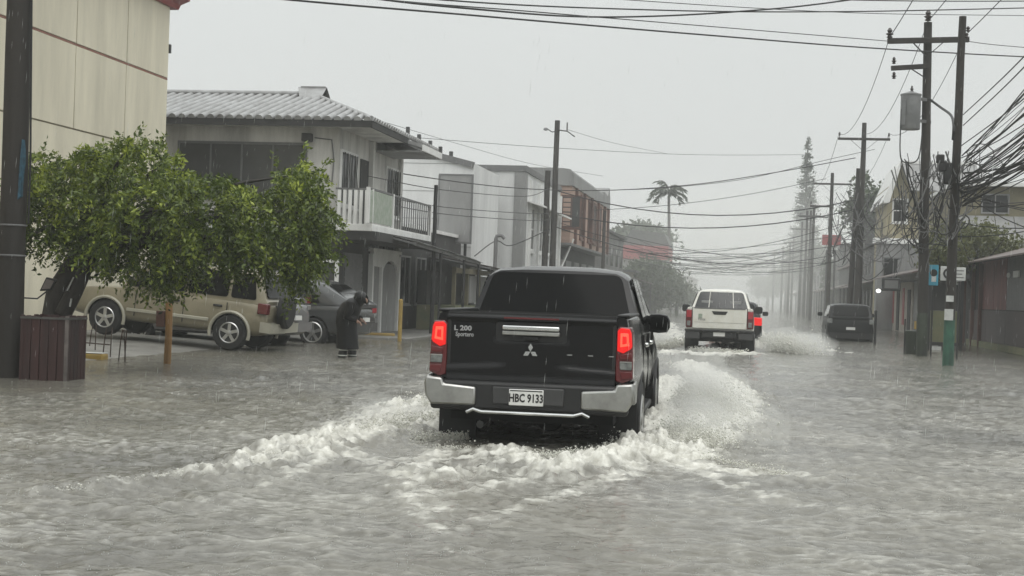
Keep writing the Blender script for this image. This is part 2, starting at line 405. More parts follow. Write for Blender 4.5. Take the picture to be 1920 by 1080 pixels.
def build_water():
    r = [3.6]
    while r[-1] < 95: r.append(r[-1]+max(.010, r[-1]**2*.00036))
    while r[-1] < 780: r.append(r[-1]*1.05)
    r = np.array(r); ax = math.degrees(YAW)
    a = np.concatenate([np.linspace(-180, -26, 30, endpoint=False), np.linspace(-26, 23, 600), np.linspace(23, 180, 30)[1:]])
    A = np.radians(a-ax+3)          # measured from +Y, clockwise
    RR, AA = np.meshgrid(r, A, indexing='ij')
    X = RR*np.sin(AA); Y = RR*np.cos(AA)
    h, foam = surf(X, Y)
    h = np.where(RR > 140, h*.3, h)
    V = np.stack([X, Y, h], -1).reshape(-1, 3); n, m = X.shape
    i = np.arange((n-1)*m).reshape(n-1, m); j = np.roll(i, -1, axis=1)
    Q = np.stack([i, i+m, j+m, j], -1)[:, :-1].reshape(-1, 4)
    # centre disc under the camera
    c = np.array([[0, 0, 0]]); V = np.concatenate([V, c]); ci = len(V)-1
    me_attr = np.concatenate([foam.ravel(), [0]])
    # muddy flood water
    w = bpy.data.materials.new('flood_water'); w.use_nodes = True; N, L = w.node_tree.nodes, w.node_tree.links
    b = N['Principled BSDF']; b.inputs['IOR'].default_value = 1.33
    at_ = N.new('ShaderNodeAttribute'); at_.attribute_name = 'foam'  # carries foam and the painted ripple sheen
    t = N.new('ShaderNodeTexCoord')
    nz = N.new('ShaderNodeTexNoise'); nz.inputs['Scale'].default_value = .35; nz.inputs['Detail'].default_value = 5; L.new(t.outputs['Object'], nz.inputs['Vector'])
    mr = N.new('ShaderNodeMapRange'); mr.inputs[1].default_value = .35; mr.inputs[2].default_value = .65; L.new(nz.outputs[0], mr.inputs[0])
    m1 = N.new('ShaderNodeMix'); m1.data_type = 'RGBA'; m1.inputs[6].default_value = (.150, .141, .113, 1); m1.inputs[7].default_value = (.098, .094, .081, 1); L.new(mr.outputs[0], m1.inputs[0])
    m2 = N.new('ShaderNodeMix'); m2.data_type = 'RGBA'; m2.inputs[7].default_value = (.72, .71, .65, 1)
    fn = N.new('ShaderNodeTexNoise'); fn.inputs['Scale'].default_value = 13; fn.inputs['Detail'].default_value = 6; fn.inputs['Roughness'].default_value = .75; L.new(t.outputs['Object'], fn.inputs['Vector'])
    fr_ = N.new('ShaderNodeMapRange'); fr_.inputs[1].default_value = .36; fr_.inputs[2].default_value = .62; L.new(fn.outputs[0], fr_.inputs[0])
    fc = N.new('ShaderNodeMix'); fc.data_type = 'RGBA'; fc.inputs[6].default_value = (.50, .49, .43, 1); fc.inputs[7].default_value = (.80, .79, .73, 1); L.new(fr_.outputs[0], fc.inputs[0]); L.new(fc.outputs[2], m2.inputs[7])
    L.new(at_.outputs['Fac'], m2.inputs[0]); L.new(m1.outputs[2], m2.inputs[6]); L.new(m2.outputs[2], b.inputs['Base Color'])
    rr = N.new('ShaderNodeMapRange'); rr.inputs[3].default_value = .07; rr.inputs[4].default_value = .75; L.new(at_.outputs['Fac'], rr.inputs[0]); L.new(rr.outputs[0], b.inputs['Roughness'])
    n1 = N.new('ShaderNodeTexNoise'); n1.inputs['Scale'].default_value = 16; n1.inputs['Detail'].default_value = 5; n1.inputs['Roughness'].default_value = .6
    mp = N.new('ShaderNodeMapping'); mp.inputs['Scale'].default_value = (.8, 1.15, 1); L.new(t.outputs['Object'], mp.inputs[0]); L.new(mp.outputs[0], n1.inputs['Vector'])
    bp = N.new('ShaderNodeBump'); bp.inputs['Strength'].default_value = .6; bp.inputs['Distance'].default_value = .03
    L.new(n1.outputs[0], bp.inputs['Height']); L.new(bp.outputs[0], b.inputs['Normal'])
    o = np_mesh('water', V, Q, w, smooth=True, attrs={'foam': me_attr})
    fan = MB().lathe([(0.01, -.01), (3.62, -.01)], 48, cap=False); fan.build('water', w, smooth=30)
    struct(o, 'grey brown flood water covering the street, chopped by rain'); 
    for q in bpy.data.objects:
        if q.name == 'water.001': struct(q, 'flood water right under the viewer')
build_water()

# ------------------------------------------------------------------ building helpers
def rX(u0, v0, u1, v1, X):
    a = onX(u0, v0, X); b = onX(u1, v1, X); return min(a.y, b.y), max(a.y, b.y), min(a.z, b.z), max(a.z, b.z)
def rY(u0, v0, u1, v1, Y):
    a = onY(u0, v0, Y); b = onY(u1, v1, Y); return min(a.x, b.x), max(a.x, b.x), min(a.z, b.z), max(a.z, b.z)
def window(root, plane, c, a0, a1, z0, z1, out=1, frame='white_trim', pane='pane', nv=1, nh=1, fw_=.06, sill=True, d=.05):
    """window on the plane x=c or y=c, frame proud towards `out`; panes are sub-parts"""
    mb = MB()
    def bx(p, q, e0, e1):
        lo, hi = sorted((c+out*e0, c+out*e1))
        mb2.box((lo, p[0], p[1]), (hi, q[0], q[1])) if plane == 'X' else mb2.box((p[0], lo, p[1]), (q[0], hi, q[1]))
    mb2 = mb
    bx((a0-fw_, z0-fw_), (a1+fw_, z0), -.02, d); bx((a0-fw_, z1), (a1+fw_, z1+fw_), -.02, d)
    bx((a0-fw_, z0), (a0, z1), -.02, d); bx((a1, z0), (a1+fw_, z1), -.02, d)
    for i in range(1, nv): x = a0+(a1-a0)*i/nv; bx((x-fw_*.35, z0), (x+fw_*.35, z1), -.015, d*.8)
    for i in range(1, nh): z = z0+(z1-z0)*i/nh; bx((a0, z-fw_*.3), (a1, z+fw_*.3), -.012, d*.7)
    w = mb.build('window', M[frame], root, world=True)
    for i in range(nv):
        for j in range(nh):
            mb2 = MB(); x0 = a0+(a1-a0)*i/nv; x1 = a0+(a1-a0)*(i+1)/nv; q0 = z0+(z1-z0)*j/nh; q1 = z0+(z1-z0)*(j+1)/nh
            bx((x0, q0), (x1, q1), -.03, .012); o = mb2.build('pane', M[pane], None); 
            l = root.location
            for v in o.data.vertices: v.co -= l
            o.parent = w
    if sill:
        mb2 = MB(); bx((a0-fw_*1.6, z0-fw_*1.8), (a1+fw_*1.6, z0-fw_), -.02, d*2); o = mb2.build('sill', M[frame], None)
        for v in o.data.vertices: v.co -= root.location
        o.parent = w
    return w
def sub(mb, name, m, part, root, **k):
    """sub-part of a part whose thing stands at root.location (world coordinates in)"""
    l = root.location; mb.v = [(a-l[0], b-l[1], c-l[2]) for a, b, c in mb.v]
    return mb.build(name, m, part, **k)

# ------------------------------------------------------------------ cream building on the left
def cream_building():
    X = -14.6; Y1 = onX(316, 60, X).y
    t = thing('commercial_building', 'tall cream building with panelled wall and red cornice beside the tree', 'building', (X-4, 26, 0))
    MB().box((X-9, 8, -.3), (X, Y1, 8.35)).build('wall', M['cream_back'], t, world=True)
    zA = onX(0, 30, X).z; zB = onX(0, 208, X).z
    ya = onX(140, 100, X).y; yb = onX(235, 120, X).y; st = yb-ya
    cuts = [Y1-.012, yb, ya]+[ya-st*i for i in range(1, 8)]
    cuts = sorted(cuts); g = .022
    for i in range(len(cuts)-1):
        for z0, z1 in ((zB+.02, zA-.03), (zA+.03, 8.2)):
            MB().box((X-.03, cuts[i]+g, z0), (X+.035, cuts[i+1]-g, z1)).build('panel', M['cream_wall'], t, world=True, bevel=.006, seg=1)
    MB().box((X-.03, cuts[0], -.3), (X+.02, Y1-.012, zB-.01)).build('base_wall', M['cream_wall'], t, world=True)
    MB().box((X-.02, cuts[0], zA-.022), (X+.022, Y1-.013, zA+.022)).build('seam', M['rust_seam'], t, world=True)
    c = MB(); c.prism([(X-9.4, 8.2), (X+.12, 8.2), (X+.18, 8.32), (X+.42, 8.42), (X+.42, 8.75), (X-9.4, 8.75)], 8, Y1+.3, 'Y')
    c.build('cornice', M['red_trim'], t, world=True)
    p = onX(318, 90, X)
    MB().box((X-.1, Y1, p.z-.14), (X+.06, Y1+.09, p.z+.08)).build('bracket', M['iron'], t, world=True, bevel=.01)
cream_building()

# ------------------------------------------------------------------ house with the balcony
def balcony_house():
    X, Y = -11.0, 38.6; YE = 45.6
    t = thing('balcony_house', 'two storey house with corrugated roof and balcony behind the parked cars', 'house', (-14, 42, 0))
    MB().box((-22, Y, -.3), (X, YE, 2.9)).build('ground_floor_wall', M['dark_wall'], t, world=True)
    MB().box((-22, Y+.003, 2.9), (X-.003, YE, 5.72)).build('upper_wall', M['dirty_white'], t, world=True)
    MB().box((-22, Y-.04, 2.82), (X+.04, YE, 2.96)).build('string_course', M['white_trim'], t, world=True)
    # camera-side strip of dark windows
    x0, x1, z0, z1 = rY(338, 300, 572, 270, Y); 
    window(t, 'Y', Y, x0, x1, 3.75, 5.13, -1, 'grey_trim', 'pane_grey', 4, 1, .07)
    # street-side windows with iron grilles and the door
    for (a, b) in (((637, 355), (668, 278)), ((722, 372), (748, 312))):
        y0, y1, z0, z1 = rX(a[0], a[1], b[0], b[1], X); z0, z1 = (3.62, 5.0)
        w = window(t, 'X', X, y0, y1, z0, z1, 1, 'white_trim', 'pane', 2, 1, .07)
        for i in range(6):
            yy = y0+(y1-y0)*(i+.5)/6; zz = z0+.1
            sub(MB().tube([(X+.09, yy, z0), (X+.09, yy+.06, z0+.45), (X+.09, yy-.06, z0+.9), (X+.09, yy, z1)], .012, 5), 'grille_bar', M['iron'], w, t)
    y0, y1, _, _ = rX(672, 400, 690, 310, X)
    d = MB().box((X-.03, y0, 3.06), (X+.03, y1, 5.0)).build('door', M['dark_wall'], t, world=True)
    sub(MB().box((X+.02, y1-.14, 3.95), (X+.08, y1-.08, 4.1)), 'handle', M['chrome'], d, t)
    MB().box((X-.02, 41.7, 3.06), (X+.14, 41.95, 5.6)).build('pilaster', M['dirty_white'], t, world=True)
    MB().box((X-.02, YE-.25, -.2), (X+.10, YE-.001, 5.6)).build('pilaster', M['dirty_white'], t, world=True)
    # balcony
    bx, by0, by1 = -9.95, 38.35, 45.7
    b = MB().box((X-.05, by0, 2.86), (bx, by1, 3.05)).build('balcony', M['white_trim'], t, world=True, bevel=.015)
    sub(MB().box((X-.02, by0+.02, 2.62), (bx+.12, by1-.02, 2.855)), 'beam', M['dark_wall'], b, t)
    zt = 3.98
    sub(MB().bar((X, by0+.04, zt), (bx-.04, by0+.04, zt), .05).bar((bx-.04, by0+.04, zt), (bx-.04, by1-.04, zt), .05), 'handrail', M['grey_trim'], b, t)
    for i in range(7):
        x = X+.1+(bx-X-.15)*i/6
        sub(MB().box((x-.045, by0+.02, 3.05), (x+.045, by0+.06, zt)), 'baluster', M['white_trim'], b, t)
    yg = [onX(695, 380, bx).y, onX(737, 390, bx).y]
    sub(MB().box((bx-.06, yg[0], 3.1), (bx-.02, yg[1], zt-.04)), 'green_panel', M['pale_green'], b, t)
    for i in range(26):
        y = by0+.1+(by1-by0-.2)*i/25
        if yg[0]-.05 < y < yg[1]+.05: continue
        sub(MB().box((bx-.055, y-.014, 3.05), (bx-.027, y+.014, zt)), 'baluster', M['grey_trim'], b, t)
    for y in (yg[0]-.1, yg[1]+.12, by1-.06):
        sub(MB().box((bx-.09, y-.05, 3.05), (bx+.0, y+.05, zt+.03)), 'post', M['white_trim'], b, t)
    # roof: hipped, strips of tin laid up the slopes
    EX, EY, EZ = -9.98, 37.95, 5.78; RX, RY, RZ = -12.75, 42.0, 6.92
    rf = MB().add([(-22, EY, EZ-.10), (EX, EY, EZ-.10), (EX, 46.3, EZ-.10), (-22, 46.3, EZ-.10), (-22, RY, RZ-.10), (RX, RY, RZ-.10)],
                  [(0, 3, 2, 1), (0, 1, 5, 4), (1, 2, 5), (2, 3, 4, 5), (0, 4, 3)]).build('roof', M['roof_under'], t, world=True)
    def strip(a, b, wv, nrm, w, name='roof_tile'):
        rings = []
        for p in (a, b):
            p = Vector(p); rings.append([p+wv*(w*s)+nrm*(h) for s, h in ((-.36, -.01), (-.32, .03), (-.20, .07), (0, .085), (.20, .07), (.32, .03), (.36, -.01), (.36, -.03), (-.36, -.03))])
        sub(MB().loft(rings), name, M['roof_metal'], rf, t, smooth=60)
    n1 = Vector((0, -(RZ-EZ), RY-EY)).normalized(); w = .27; x = EX-.10
    while x > -17.4:
        top = 1.0 if x < RX else max(.05, (EX-x)/(EX-RX))
        P = lambda s, x=x: (x, EY-.05+(RY-EY+.05)*s, EZ+(RZ-EZ)*s)
        m = .52 if top > .6 else top
        a, b = Vector(P(0)), Vector(P(m)); strip(a, b, Vector((1, 0, 0)), n1, w*1.02)
        if m < top: strip(Vector(P(m-.03))+n1*-.012, Vector(P(top))-n1*.012, Vector((1, 0, 0)), n1, w*1.0)
        x -= w
    n2 = Vector((RZ-EZ, 0, EX-RX)).normalized(); y = EY+.12
    while y < 46.2:
        top = max(.05, min(1, (y-EY)/(RY-EY), (46.3-y)/(46.3-RY)))
        a = Vector((EX+.05, y, EZ)); b = Vector((EX+(RX-EX)*top, y, EZ+(RZ-EZ)*top))
        strip(a, b, Vector((0, 1, 0)), n2, w); y += w
    sub(MB().tube([(-18, RY, RZ+.05), (RX-.1, RY, RZ+.05)], .09, 8), 'ridge_cap', M['roof_metal'], rf, t, smooth=50)
    sub(MB().tube([(RX, RY, RZ+.02), (EX, EY, EZ+.04)], .07, 8), 'hip_cap', M['roof_metal'], rf, t, smooth=50)
    # little gable at the ridge end
    gx = RX+.25
    sub(MB().prism([(RY-.62, RZ-.22), (RY, RZ+.20), (RY+.62, RZ-.22)], gx-.6, gx-.03, 'X'), 'gablet', M['roof_under'], rf, t)
    sub(MB().bar((gx-.7, RY-.02, RZ+.25), (gx+.05, RY-.02, RZ+.25), .06).add([(gx-.5, RY-.72, RZ-.24), (gx+.08, RY-.72, RZ-.24), (gx+.08, RY, RZ+.26), (gx-.8, RY, RZ+.26)], [(0, 1, 2, 3)])
        .add([(gx-.5, RY+.7, RZ-.24), (gx+.08, RY+.7, RZ-.24), (gx+.08, RY, RZ+.26), (gx-.8, RY, RZ+.26)], [(0, 1, 2, 3)]), 'gablet_roof', M['roof_metal'], rf, t)
    sub(MB().box((-22, EY-.02, EZ-.20), (EX, EY+.03, EZ-.02)).box((EX-.03, EY+.03, EZ-.20), (EX+.02, 42.2, EZ-.02)), 'fascia', M['roof_under'], rf, t)
    sub(MB().box((-22, EY+.03, EZ-.17), (EX-.03, Y-.01, EZ-.14)).box((X+.01, Y-.01, EZ-.17), (EX-.03, 42.2, EZ-.14)), 'soffit', M['dirty_white'], rf, t)
    # lower roof over the far end of the balcony
    lr = MB().add([(-11.2, 42.1, 6.0), (-9.5, 42.1, 5.58), (-9.5, 44.6, 5.58), (-11.2, 44.6, 6.0), (-11.2, 42.1, 5.94), (-9.5, 42.1, 5.46), (-9.5, 44.6, 5.46), (-11.2, 44.6, 5.94)],
                  [(0,1,2,3),(4,7,6,5),(0,4,5,1),(1,5,6,2),(2,6,7,3),(3,7,4,0)]).build('porch_roof', M['roof_metal'], t, world=True)
    sub(MB().box((-9.52, 42.08, 5.38), (-9.46, 44.62, 5.56)), 'fascia', M['white_trim'], lr, t)
    sub(MB().box((-11, 42.12, 5.36), (-9.53, 44.6, 5.39)), 'soffit', M['grey_wall'], lr, t)
    # ground floor: white arched shop front, window, shutters
    y0, y1, _, _ = rX(690, 600, 746, 500, X+.05); ym = y0+(y1-y0)*.36
    f = MB()
    f.box((X+.002, y0, 0), (X+.14, y0+.16, 2.35)).box((X+.002, y1-.2, 0), (X+.14, y1, 2.35)).box((X+.002, ym-.12, 0), (X+.13, ym+.02, 2.02))
    arch = [(y0+.16, 2.0), (y0+.16, 2.42), (y1-.2, 2.42), (y1-.2, 1.9)]
    a0, a1 = ym+.02, y1-.2
    arch += [((a0+a1)/2+(a1-a0)/2*math.cos(q), 1.72+.48*math.sin(q)) for q in np.linspace(.15, math.pi-.15, 9)]+[(ym, 1.98)]
    f.prism(arch, X+.002, X+.12, 'X'); f.box((X+.002, y0-.03, 2.42), (X+.16, y1+.03, 2.52))
    sf = f.build('shop_surround', M['white_trim'], t, world=True)
    for a, b in ((y0+.16, ym-.12), (ym+.02, (ym+y1)/2-.1), ((ym+y1)/2-.1, y1-.2)):
        sub(MB().box((X-.02, a+.01, .02), (X+.05, b-.01, 2.1)), 'door_leaf', M['grey_wall'], sf, t)
    x0, x1, z0, z1 = rY(596, 526, 629, 493, Y); window(t, 'Y', Y, x0, x1, z0, z1, -1, 'white_trim', 'pane_grey', 1, 1, .10)
    y0, y1, _, _ = rX(640, 600, 676, 500, X)
    sh = MB().box((X-.02, y0, .1), (X+.04, y1, 2.3)).build('shutter', M['grey_trim'], t, world=True)
    for i in range(14): sub(MB().box((X+.03, y0, .14+i*.15), (X+.06, y1, .25+i*.15)), 'slat', M['grey_trim'], sh, t)
    # transom windows under the balcony
    for i in range(3):
        yy = 41.9+i*1.15; window(t, 'X', X, yy, yy+.8, 2.52+.02, 2.60+.16, 1, 'grey_wall', 'pane', 1, 1, .05, sill=False)
    p = onY(578, 258, Y)
    ac = MB().box((p.x-.12, Y-.25, p.z-.12), (p.x+.14, Y, p.z+.10)).build('wall_lamp', M['iron'], t, world=True, bevel=.02)
    MB().tube([onY(590, 258, Y-.03), onY(622, 262, Y-.03), onY(626, 300, Y-.03), onY(622, 345, Y-.03)], .018, 6).build('conduit', M['grey_trim'], t, world=True)
balcony_house()

# ------------------------------------------------------------------ awnings and stalls along the left pavement
def awning(name, label, pts, depth, m, posts, n):
    a, b = Vector(pts[0]), Vector(pts[1]); t = thing(name, label, 'awning', (a.x, a.y, 0))
    fr = MB().bar(a, b, .07, .09)
    back = Vector((-depth, 0, .38)); fr.bar(a+back, b+back, .05, .07)
    for i in range(n+1): p = a.lerp(b, i/n); fr.bar(p, p+back, .04, .05)
    fr.build('frame', M['grey_trim'], t, world=True)
    for i in range(n):
        p, q = a.lerp(b, i/n), a.lerp(b, (i+1)/n); o = Vector((.12, 0, .06+.012*(i % 2))); z = random.uniform(-.03, .03)
        MB().add([p+o, q+o+Vector((0,0,z)), q+back+Vector((0, 0, .06)), p+back+Vector((0, 0, .06)), p+o-Vector((0,0,.012)), q+o+Vector((0,0,z-.012)), q+back+Vector((0, 0, .045)), p+back+Vector((0, 0, .045))],
                 [(0,1,2,3),(4,7,6,5),(0,4,5,1),(1,5,6,2),(2,6,7,3),(3,7,4,0)]).build('sheet', m, t, world=True)
    for s in posts:
        p = a.lerp(b, s); MB().tube([(p.x, p.y, -.1), (p.x, p.y, p.z)], .045, 8).build('post', M['iron'], t, world=True, smooth=40)
    return t
awning('tin_awning', 'grey tin awning sloping from the balcony house along the pavement', [(-9.2, 40.2, 2.62), (-9.25, 50.5, 2.32)], 1.7, M['roof_metal'], (.35, .72, .98), 7)
awning('rusty_awning', 'rust brown tin awning beyond the balcony house', [(-9.0, 51.2, 2.18), (-9.0, 60.5, 1.95)], 2.2, M['rust_roof'], (.05, .5, .95), 6)
def stall():
    t = thing('street_stall', 'shuttered olive street stall under the tin awnings', 'stall', (-9.9, 52.5, 0))
    MB().box((-10.9, 48.2, 0), (-9.6, 57, .85)).build('counter', M['moss_wall'], t, world=True)
    MB().box((-10.9, 48.25, .86), (-10.6, 57, 2.0)).build('back_wall', M['dark_wall'], t, world=True)
    for y in (48.3, 50.6, 52.8, 55.0, 56.9): MB().box((-9.75, y-.06, .86), (-9.63, y+.06, 2.15)).build('post', M['olive_wall'], t, world=True)
    for y in (51.0, 53.2): MB().box((-9.72, y, .95), (-9.66, y+1.5, 1.9)).build('shutter', M['grey_wall'], t, world=True)
    MB().box((-9.75, 48.2, 1.95), (-9.6, 57, 2.12)).build('lintel', M['olive_wall'], t, world=True)
stall()
def low_wall():
    t = thing('shop_wall', 'low dark shop front between the balcony house and the white building', 'building', (-11.5, 50, 0))
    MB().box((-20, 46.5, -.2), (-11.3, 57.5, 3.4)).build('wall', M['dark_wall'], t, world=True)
    MB().box((-20, 46.4, 3.4), (-11.2, 57.6, 3.52)).build('parapet', M['white_trim'], t, world=True)
    for y in (47.2, 49.6, 52.0): window(t, 'X', -11.3, y, y+1.4, .9, 2.4, 1, 'grey_wall', 'pane', 2, 1, .06)
low_wall()

# ------------------------------------------------------------------ white buildings down the left side
def white_hall():
    Y = 58.0
    t = thing('white_hall', 'plain white hall with stub columns on its roof behind the blank billboard', 'building', (-16, 60, 0))
    P = [onY(u, v, Y) for u, v in ((700, 246), (760, 268), (828, 290), (889, 306))]
    poly = [(-26, -.3), (P[3].x, -.3), (P[3].x, P[3].z)]+[(p.x, p.z) for p in reversed(P[:3])]+[(-26, P[0].z+.4)]
    MB().prism(poly, Y, Y+6, 'Y').build('wall', M['white_wall'], t, world=True)
    for a, b in zip(P[:-1], P[1:]): MB().bar(a+Vector((0, -.03, -.08)), b+Vector((0, -.03, -.08)), .16, .24).build('roof_edge', M['grey_trim'], t, world=True)
    for u, v0, v1 in ((765, 238, 275), (786, 252, 285), (807, 264, 292), (826, 275, 300), (846, 284, 305)):
        a, b = onY(u, v0, Y+1.5), onY(u, v1, Y+1.5)
        MB().box((a.x-.07, Y+1.43, b.z-.4), (a.x+.07, Y+1.57, a.z)).build('stub_column', M['iron'], t, world=True)
    for i in range(5):
        z = 2.0+i*1.1; MB().box((-25, Y-.012, z), (P[3].x-.02, Y+.01, z+.018)).build('joint', M['grey_wall'], t, world=True)
white_hall()
def billboard():
    Y = 56.5; x0, x1, z0, z1 = rY(822, 452, 885, 330, Y)
    t = thing('blank_billboard', 'blank grey billboard on a dark frame before the white hall', 'billboard', (x0, Y, 0))
    MB().box((x0, Y-.06, z0), (x1, Y+.06, z1)).build('board', M['grey_wall'], t, world=True)
    f = MB().box((x0-.06, Y-.08, z0-.08), (x1+.06, Y+.08, z0-.003)).box((x0-.06, Y-.08, z1+.003), (x1+.06, Y+.08, z1+.06)).box((x0-.07, Y-.08, z0), (x0-.003, Y+.08, z1)).box((x1+.003, Y-.08, z0), (x1+.06, Y+.08, z1))
    f.build('frame', M['grey_trim'], t, world=True)
    for x in (x0+.2, x1-.2): MB().tube([(x, Y+.15, -.1), (x, Y+.15, z1-.3)], .06, 8).build('post', M['iron'], t, world=True, smooth=40)
billboard()
def white_block():
    X, Y = -10.0, 65.0; Y1 = 77.5; zt = onY(940, 314, Y).z
    t = thing('white_block', 'white two storey building with tall narrow windows behind the twin poles', 'building', (X-3, 70, 0))
    MB().box((-18, Y, -.3), (X, Y1, zt)).build('wall', M['white_wall'], t, world=True)
    MB().box((-18, Y-.08, zt-.16), (X+.08, Y1, zt+.10)).build('parapet', M['grey_trim'], t, world=True)
    MB().box((X-.45, Y-.05, 0), (X+.05, Y+.6, zt-.2)).build('corner_pilaster', M['grey_wall'], t, world=True)
    for y in (67.2, 70.0, 72.8, 75.4):
        window(t, 'X', X, y, y+.8, 3.4, 5.2, 1, 'white_trim', 'pane', 1, 2, .12)
        window(t, 'X', X, y, y+.9, .9, 2.4, 1, 'grey_trim', 'pane', 2, 1, .08)
    for y in (66.6, 69.4, 72.2, 75.0, 77.3): MB().box((X-.02, y-.14, 0), (X+.12, y+.14, zt-.4)).build('pilaster', M['white_trim'], t, world=True)
    c = MB().add([(X, 66, 5.55), (X+.7, 66, 5.35), (X+.7, 77, 5.35), (X, 77, 5.55), (X, 66, 5.47), (X+.7, 66, 5.27), (X+.7, 77, 5.27), (X, 77, 5.47)], [(0,1,2,3),(4,7,6,5),(0,4,5,1),(1,5,6,2),(2,6,7,3),(3,7,4,0)])
    c.build('window_hood', M['white_trim'], t, world=True)
white_block()
def brick_building():
    X, Y, Y1 = -9.6, 79.0, 100.0
    t = thing('brick_front_building', 'grey topped building with orange brick upper front jutting over the street', 'building', (X-3, 88, 0))
    zt = onY(1000, 314, Y).z
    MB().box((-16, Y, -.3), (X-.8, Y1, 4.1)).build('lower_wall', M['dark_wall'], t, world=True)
    MB().box((-16, Y+.01, 4.1), (X, Y1, 7.2)).build('upper_wall', M['brick'], t, world=True)
    MB().box((-16, Y-.05, 4.0), (X+.06, Y1+.05, 4.14)).build('floor_band', M['grey_trim'], t, world=True)
    cap = [(-16, 7.2), (X+.1, 7.2), (X+.1, zt-.25), (X-.1, zt-.05), (X-.5, zt), (-16, zt)]
    MB().prism(cap, Y-.1, Y1-3.5, 'Y').build('parapet', M['grey_wall'], t, world=True)
    cap2 = [(Y1-3.5, 7.2), (Y1+.1, 7.2), (Y1+.1, 8.0), (Y1-.6, 8.6), (Y1-1.8, zt-.2), (Y1-3.5, zt)]
    MB().prism(cap2, -16, X+.1, 'X').build('curved_parapet', M['grey_wall'], t, world=True)
    for y in (83.5, 87.5, 90.5, 93.5, 96.5):
        window(t, 'X', X, y, y+1.6, 4.7, 6.9, 1, 'brown_wood', 'pane', 2, 1, .14)
    x0, x1, _, _ = rY(1055, 420, 1095, 370, Y); window(t, 'Y', Y+.01, x0, x1-.2, 5.0, 6.6, -1, 'brown_wood', 'pane_grey', 2, 1, .09)
    for y in (81, 85, 89, 93, 97, 99.6): MB().box((X-.02, y-.2, 4.15), (X+.14, y+.2, 7.2)).build('pilaster', M['brown_wood'], t, world=True)
    for y in (80, 84, 88, 92, 96): MB().box((X-1.0, y, 0), (X-.78, y+2.6, 3.3)).build('shutter', M['grey_wall'], t, world=True)
    MB().bar(onX(1075, 448, X+.05), (X-.7, 79.3, 2.2), .09).build('strut', M['white_trim'], t, world=True)
    # courses of brick, proud of the wall
    for i in range(11):
        z = 4.25+i*.26; MB().box((-15.9, Y-.012, z), (X-.02, Y+.02, z+.2)).build('brick_course', M['brick'], t, world=True)
brick_building()
# ------------------------------------------------------------------ vehicles
def chaikin(r, k=1):
    for _ in range(k):
        n = len(r); o = []
        for i in range(n):
            a, b = Vector(r[i]), Vector(r[(i+1) % n]); o += [a.lerp(b, .25), a.lerp(b, .75)]
        r = o
    return r
def mirror_ring(half, y):   # half: bottom centre -> top centre on the +x side
    pts = [(x, y, z) for x, z in half]
    return pts+[(-x, y, z) for x, z in reversed(half[1:-1])]
def spline(keys, n):
    """keys: list of (y, [params]); monotone cubic through them along y"""
    K = np.array([[y]+list(p) for y, p in keys], float); y = K[:, 0]; m = len(K); out = []
    dl = (K[1:]-K[:-1])/(y[1:]-y[:-1])[:, None]; T = np.zeros_like(K); T[0], T[-1] = dl[0], dl[-1]
    for i in range(1, m-1): T[i] = np.where(dl[i-1]*dl[i] > 0, 2*dl[i-1]*dl[i]/(dl[i-1]+dl[i]+1e-12), 0)
    for i in range(m-1):
        h = y[i+1]-y[i]
        for k in range(n):
            t = k/n; r = (2*t**3-3*t*t+1)*K[i]+(t**3-2*t*t+t)*h*T[i]+(-2*t**3+3*t*t)*K[i+1]+(t**3-t*t)*h*T[i+1]; r[0] = y[i]+h*t; out.append(r)
    out.append(K[-1]); return out
def body_half(w, zb, zt, crown=.015):
    h = zt-zb
    return [(0, zb), (.55*w, zb), (.80*w, zb), (.93*w, zb+.05), (.985*w, zb+.18*h), (w, zb+.42*h), (.995*w, zb+.60*h), (.965*w, zb+.78*h), (.94*w, zb+.92*h), (.90*w, zb+.985*h), (.84*w, zt), (.4*w, zt+crown), (0, zt+crown)]
def wheel(root, x, y, r, w, rimr, rim_mat, side, spokes=5):
    s = 1 if side > 0 else -1
    prof = [(rimr*.98, -w/2), (r*.90, -w/2), (r*.97, -w*.42), (r, -w*.3), (r, w*.3), (r*.97, w*.42), (r*.90, w/2), (rimr*.98, w/2)]
    mb = MB().lathe(prof, 28, 'X', (x, y, r), cap=False); mb.lathe([(rimr*.98, -w/2), (rimr*.98, w/2)], 28, 'X', (x, y, r), cap=True)
    for k in range(24):      # tread blocks
        a = 2*math.pi*k/24; c, d = math.cos(a), math.sin(a); t = Vector((0, -d, c)); n = Vector((0, c, d))
        p = Vector((x, y, r))+n*(r-.004); mb.bar(p-Vector((w*.3, 0, 0)), p+Vector((w*.3, 0, 0)), .045, .018, upv=n)
    wh = mb.build('wheel', M['rubber'], root, smooth=35)
    xo = x+s*w*.5
    rm = MB().lathe([(rimr, 0), (rimr*.93, s*.012), (rimr*.86, s*.004), (rimr*.84, -s*.05)], 28, 'X', (xo, y, r), cap=False)
    for k in range(spokes):
        a = 2*math.pi*(k+.25)/spokes; n = Vector((0, math.cos(a), math.sin(a)))
        c = Vector((xo-s*.012, y, r)); rm.bar(c+n*.03, c+n*rimr*.9, rimr*.30, .03, upv=(1, 0, 0))
    rm.lathe([(rimr*.24, -s*.02), (rimr*.24, s*.008), (rimr*.12, s*.016), (.005, s*.016)], 16, 'X', (xo, y, r))
    rm.build('rim', rim_mat, wh, smooth=35)
    MB().lathe([(rimr*.85, -s*.055), (.01, -s*.055)], 20, 'X', (xo, y, r), cap=False).build('brake_disc', M['arch_dark'], wh)
    return wh
def arches(o, ys, r, w, zc):
    o.data.materials.append(M['arch_dark'])
    for y in ys:
        for a, b in ((-w-.2, -w+.32), (w-.32, w+.2)): cut(o, MB().lathe([(r, a), (r, b)], 24, 'X', (0, y, zc)), M['arch_dark'])
    return o
